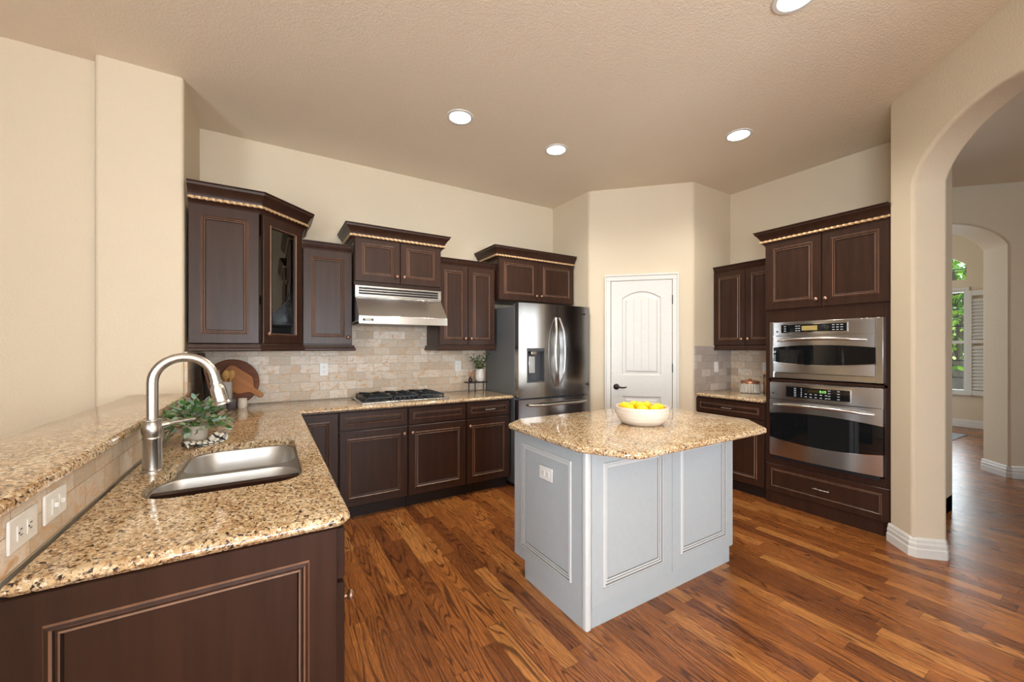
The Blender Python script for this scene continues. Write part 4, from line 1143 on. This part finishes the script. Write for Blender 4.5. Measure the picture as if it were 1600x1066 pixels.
# jars by the ovens
jr = thing('glass_jar', 'ribbed glass jar with a copper lid on the counter left of the ovens', 'jar', (4.235, 2.215, ZC))
def ribbed(r, z, k=.05, n_=96, lobes=24): return [(r*(1+k*cos(lobes*2*pi*i/n_))*cos(2*pi*i/n_), r*(1+k*cos(lobes*2*pi*i/n_))*sin(2*pi*i/n_), z) for i in range(n_)]
MB().rings([ribbed(.078, 0, 0), ribbed(.088, .006), ribbed(.088, .088), ribbed(.080, .100, 0), ribbed(.074, .100, 0), ribbed(.078, .02, 0)], closed=True, cap0=True, cap1=True).build('jar_body', simple('frosted_ribbed_glass', srgb(214, 206, 194), .15, 0, **{'Transmission Weight': .35}), jr, smooth=50)
MB().lathe([(.083, .101), (.086, .104), (.086, .120), (.080, .126), (.02, .130), (.014, .134), (.016, .144), (.0, .150)], 32).build('lid', simple('copper_lid', srgb(188, 128, 96), .4, .8), jr, smooth=40)
jr = thing('pasta_jar', 'tall clear jar of golden pasta half hidden by the oven cabinet', 'jar', (4.24, 2.035, ZC))
MB().lathe([(.044, 0), (.046, .005), (.046, .19), (.040, .20)], 28, cap1=True).build('jar_body', JARGLASS, jr, smooth=40)
MB().lathe([(.040, .006), (.041, .17), (.0, .175)], 20).build('pasta', simple('golden_pasta', srgb(214, 160, 78), .6), jr, smooth=40)
MB().lathe([(.043, .201), (.043, .225), (.0, .228)], 20).build('lid', W4, jr, smooth=40)

# bowl of lemons
BC = (1.958, 1.668)
bwm = woodm('whitewashed_wood_bowl', srgb(206, 192, 176), srgb(232, 224, 212), (5, 5, 60))
o = MB().lathe([(.0, 0), (.108, 0), (.124, .006), (.146, .034), (.156, .062), (.159, .102), (.155, .107), (.148, .103), (.145, .078), (.13, .045), (.10, .022), (.0, .018)], 56).build('fruit_bowl', bwm, None, (*BC, ZC+.0005), smooth=40)
tag(o, 'round whitewashed wooden bowl of lemons on the island top', 'bowl')
LEM = simple('lemon_peel', srgb(250, 214, 16), .4)
def lemon_mb():
    prof = []; 
    for i in range(15):
        t = -1+2*i/14; r_ = .030*sqrt(max(0, 1-abs(t)**2.3)); z = .037*t
        if abs(t) > .86: r_ = max(r_, .0065*(1-abs(t))/.14+.0015)
        prof.append((max(r_, .0012), z*(1.0 if abs(t) < .9 else 1.08)))
    return MB().lathe(prof, 18)
lm = [(-.082, -.058, .092, 'front left of the bowl'), (-.008, -.094, .092, 'front middle of the bowl'), (.070, -.060, .094, 'front right of the bowl'),
      (-.100, .030, .094, 'left side of the bowl'), (.098, .022, .092, 'right side of the bowl'), (-.040, .088, .094, 'back left of the bowl'), (.040, .092, .094, 'back right of the bowl'), (-.012, -.010, .104, 'middle of the bowl, top of the heap')]
first = None
for i, (x, y, z, lab) in enumerate(lm):
    # turn the pattern with the view so that "front" faces the camera
    a_ = -radians(43); X_ = x*cos(a_)-y*sin(a_); Y_ = x*sin(a_)+y*cos(a_)
    if first is None:
        o = first = lemon_mb().build('lemon', LEM, None, smooth=70)
    else: o = first.copy(); COL.objects.link(o)
    o.location = (BC[0]+X_, BC[1]+Y_, ZC+z); o.rotation_euler = (radians(78+10*(i % 3)), radians(12*i), radians(50*i))
    tag(o, 'yellow lemon at the '+lab, 'lemon', 'lemons in the wooden bowl')

# ================================================================== FAR ROOM AND GARDEN
sh = thing('window_shutter', 'white louvred plantation shutter panel folded open beside the far window', 'shutter', (10.34, 1.745, .56))
MB().box(-.03, 0, -.42, -.37, 0, 1.81).box(-.03, 0, -.045, 0, 0, 1.81).box(-.028, -.002, -.37, -.045, 0, .09).box(-.028, -.002, -.37, -.045, 1.72, 1.81).box(-.028, -.002, -.37, -.045, .90, .96).build('shutter_frame', TRIM, sh, bev=.002)
lv = MB()
for z0_, z1_ in ((.10, .90), (.97, 1.72)):
    k = int((z1_-z0_)/.058)
    for i in range(k):
        z = z0_+.03+i*.058; lv.box(-.003, .003, -.37, -.045, -.030, .030, 0, Matrix.Translation((-.015, 0, z)) @ Matrix.Rotation(radians(28), 4, 'Y'))
lv.build('louvres', TRIM, sh)
o = MB().prism([(9.32, 3.2), (9.42, 1.60), (7.2, 1.60 if False else 1.66), (7.2, 3.2)], .0005, .010).build('area_rug', simple('pale_blue_rug', srgb(176, 186, 200), .95), None)
tag(o, 'pale blue-grey rug on the wood floor of the far room', 'rug')
# garden: grass and trees
GR = simple('lawn', srgb(150, 158, 130), .9)
g_ = bx(10.6, 40, -20, 30, -.6, -.5).build('garden_ground', GR); g_['kind'] = 'structure'
BARK = simple('grey_bark', srgb(98, 90, 84), .9)
TL = [simple('bright_green_leaf', srgb(128, 176, 52), .5, 0, **{'Transmission Weight': .0}), simple('green_leaf', srgb(70, 124, 34), .5), simple('yellow_green_leaf', srgb(176, 206, 92), .5)]  # leaf tones, mixed at random over the foliage
def tree(x, y, hgt, lab, spread, nl, seed):
    rnd = random.Random(seed)
    t = thing('tree', lab, 'tree', (x, y, -.5)); tr = MB(); tips = []
    tr.tube([(0, 0, 0), (.06, .05, hgt*.25), (.0, .1, hgt*.5)], [.13, .11, .08], 10)
    for i in range(16):
        a = 2*pi*i/16*1.7; z0 = hgt*(.18+.035*i*.9)
        e = Vector((cos(a)*spread*rnd.uniform(.5, 1), sin(a)*spread*rnd.uniform(.5, 1), z0+hgt*rnd.uniform(.15, .45)))
        m0 = Vector((0, .05, z0)); mm_ = m0.lerp(e, .5)+Vector((0, 0, .15))
        tr.tube([m0, mm_, e], [.05, .035, .012], 6); tips += [mm_, e, m0.lerp(e, .75)]
    tr.build('trunk', BARK, t, smooth=60)
    fb = MB()
    for i in range(nl):
        c = rnd.choice(tips); p = c+Vector([rnd.gauss(0, spread*.30) for _ in range(3)])
        if p.z < hgt*.30: p.z += hgt*.4
        d_ = Vector([rnd.uniform(-1, 1) for _ in range(3)])
        leafmesh(fb, p, d_, rnd.uniform(.10, .17), rnd.uniform(.06, .10), .2, rnd.uniform(-1.5, 1.5), rnd.choice([0, 0, 1, 2]))
    fb.build('foliage', TL, t, smooth=60)
tree(13.6, 2.40, 4.6, 'leafy tree with forked grey trunk right outside the far window', 1.2, 2600, 3)
tree(20.5, 4.4, 6.0, 'broad green tree standing behind the forked tree outside', 2.2, 3400, 5)
sun = bpy.data.lights.new('sun', 'SUN'); sun.energy = 3.5; sun.angle = .02; sun.color = (1, .95, .86)
so = bpy.data.objects.new('sun', sun); COL.objects.link(so); so.rotation_euler = (radians(38), radians(20), radians(20))
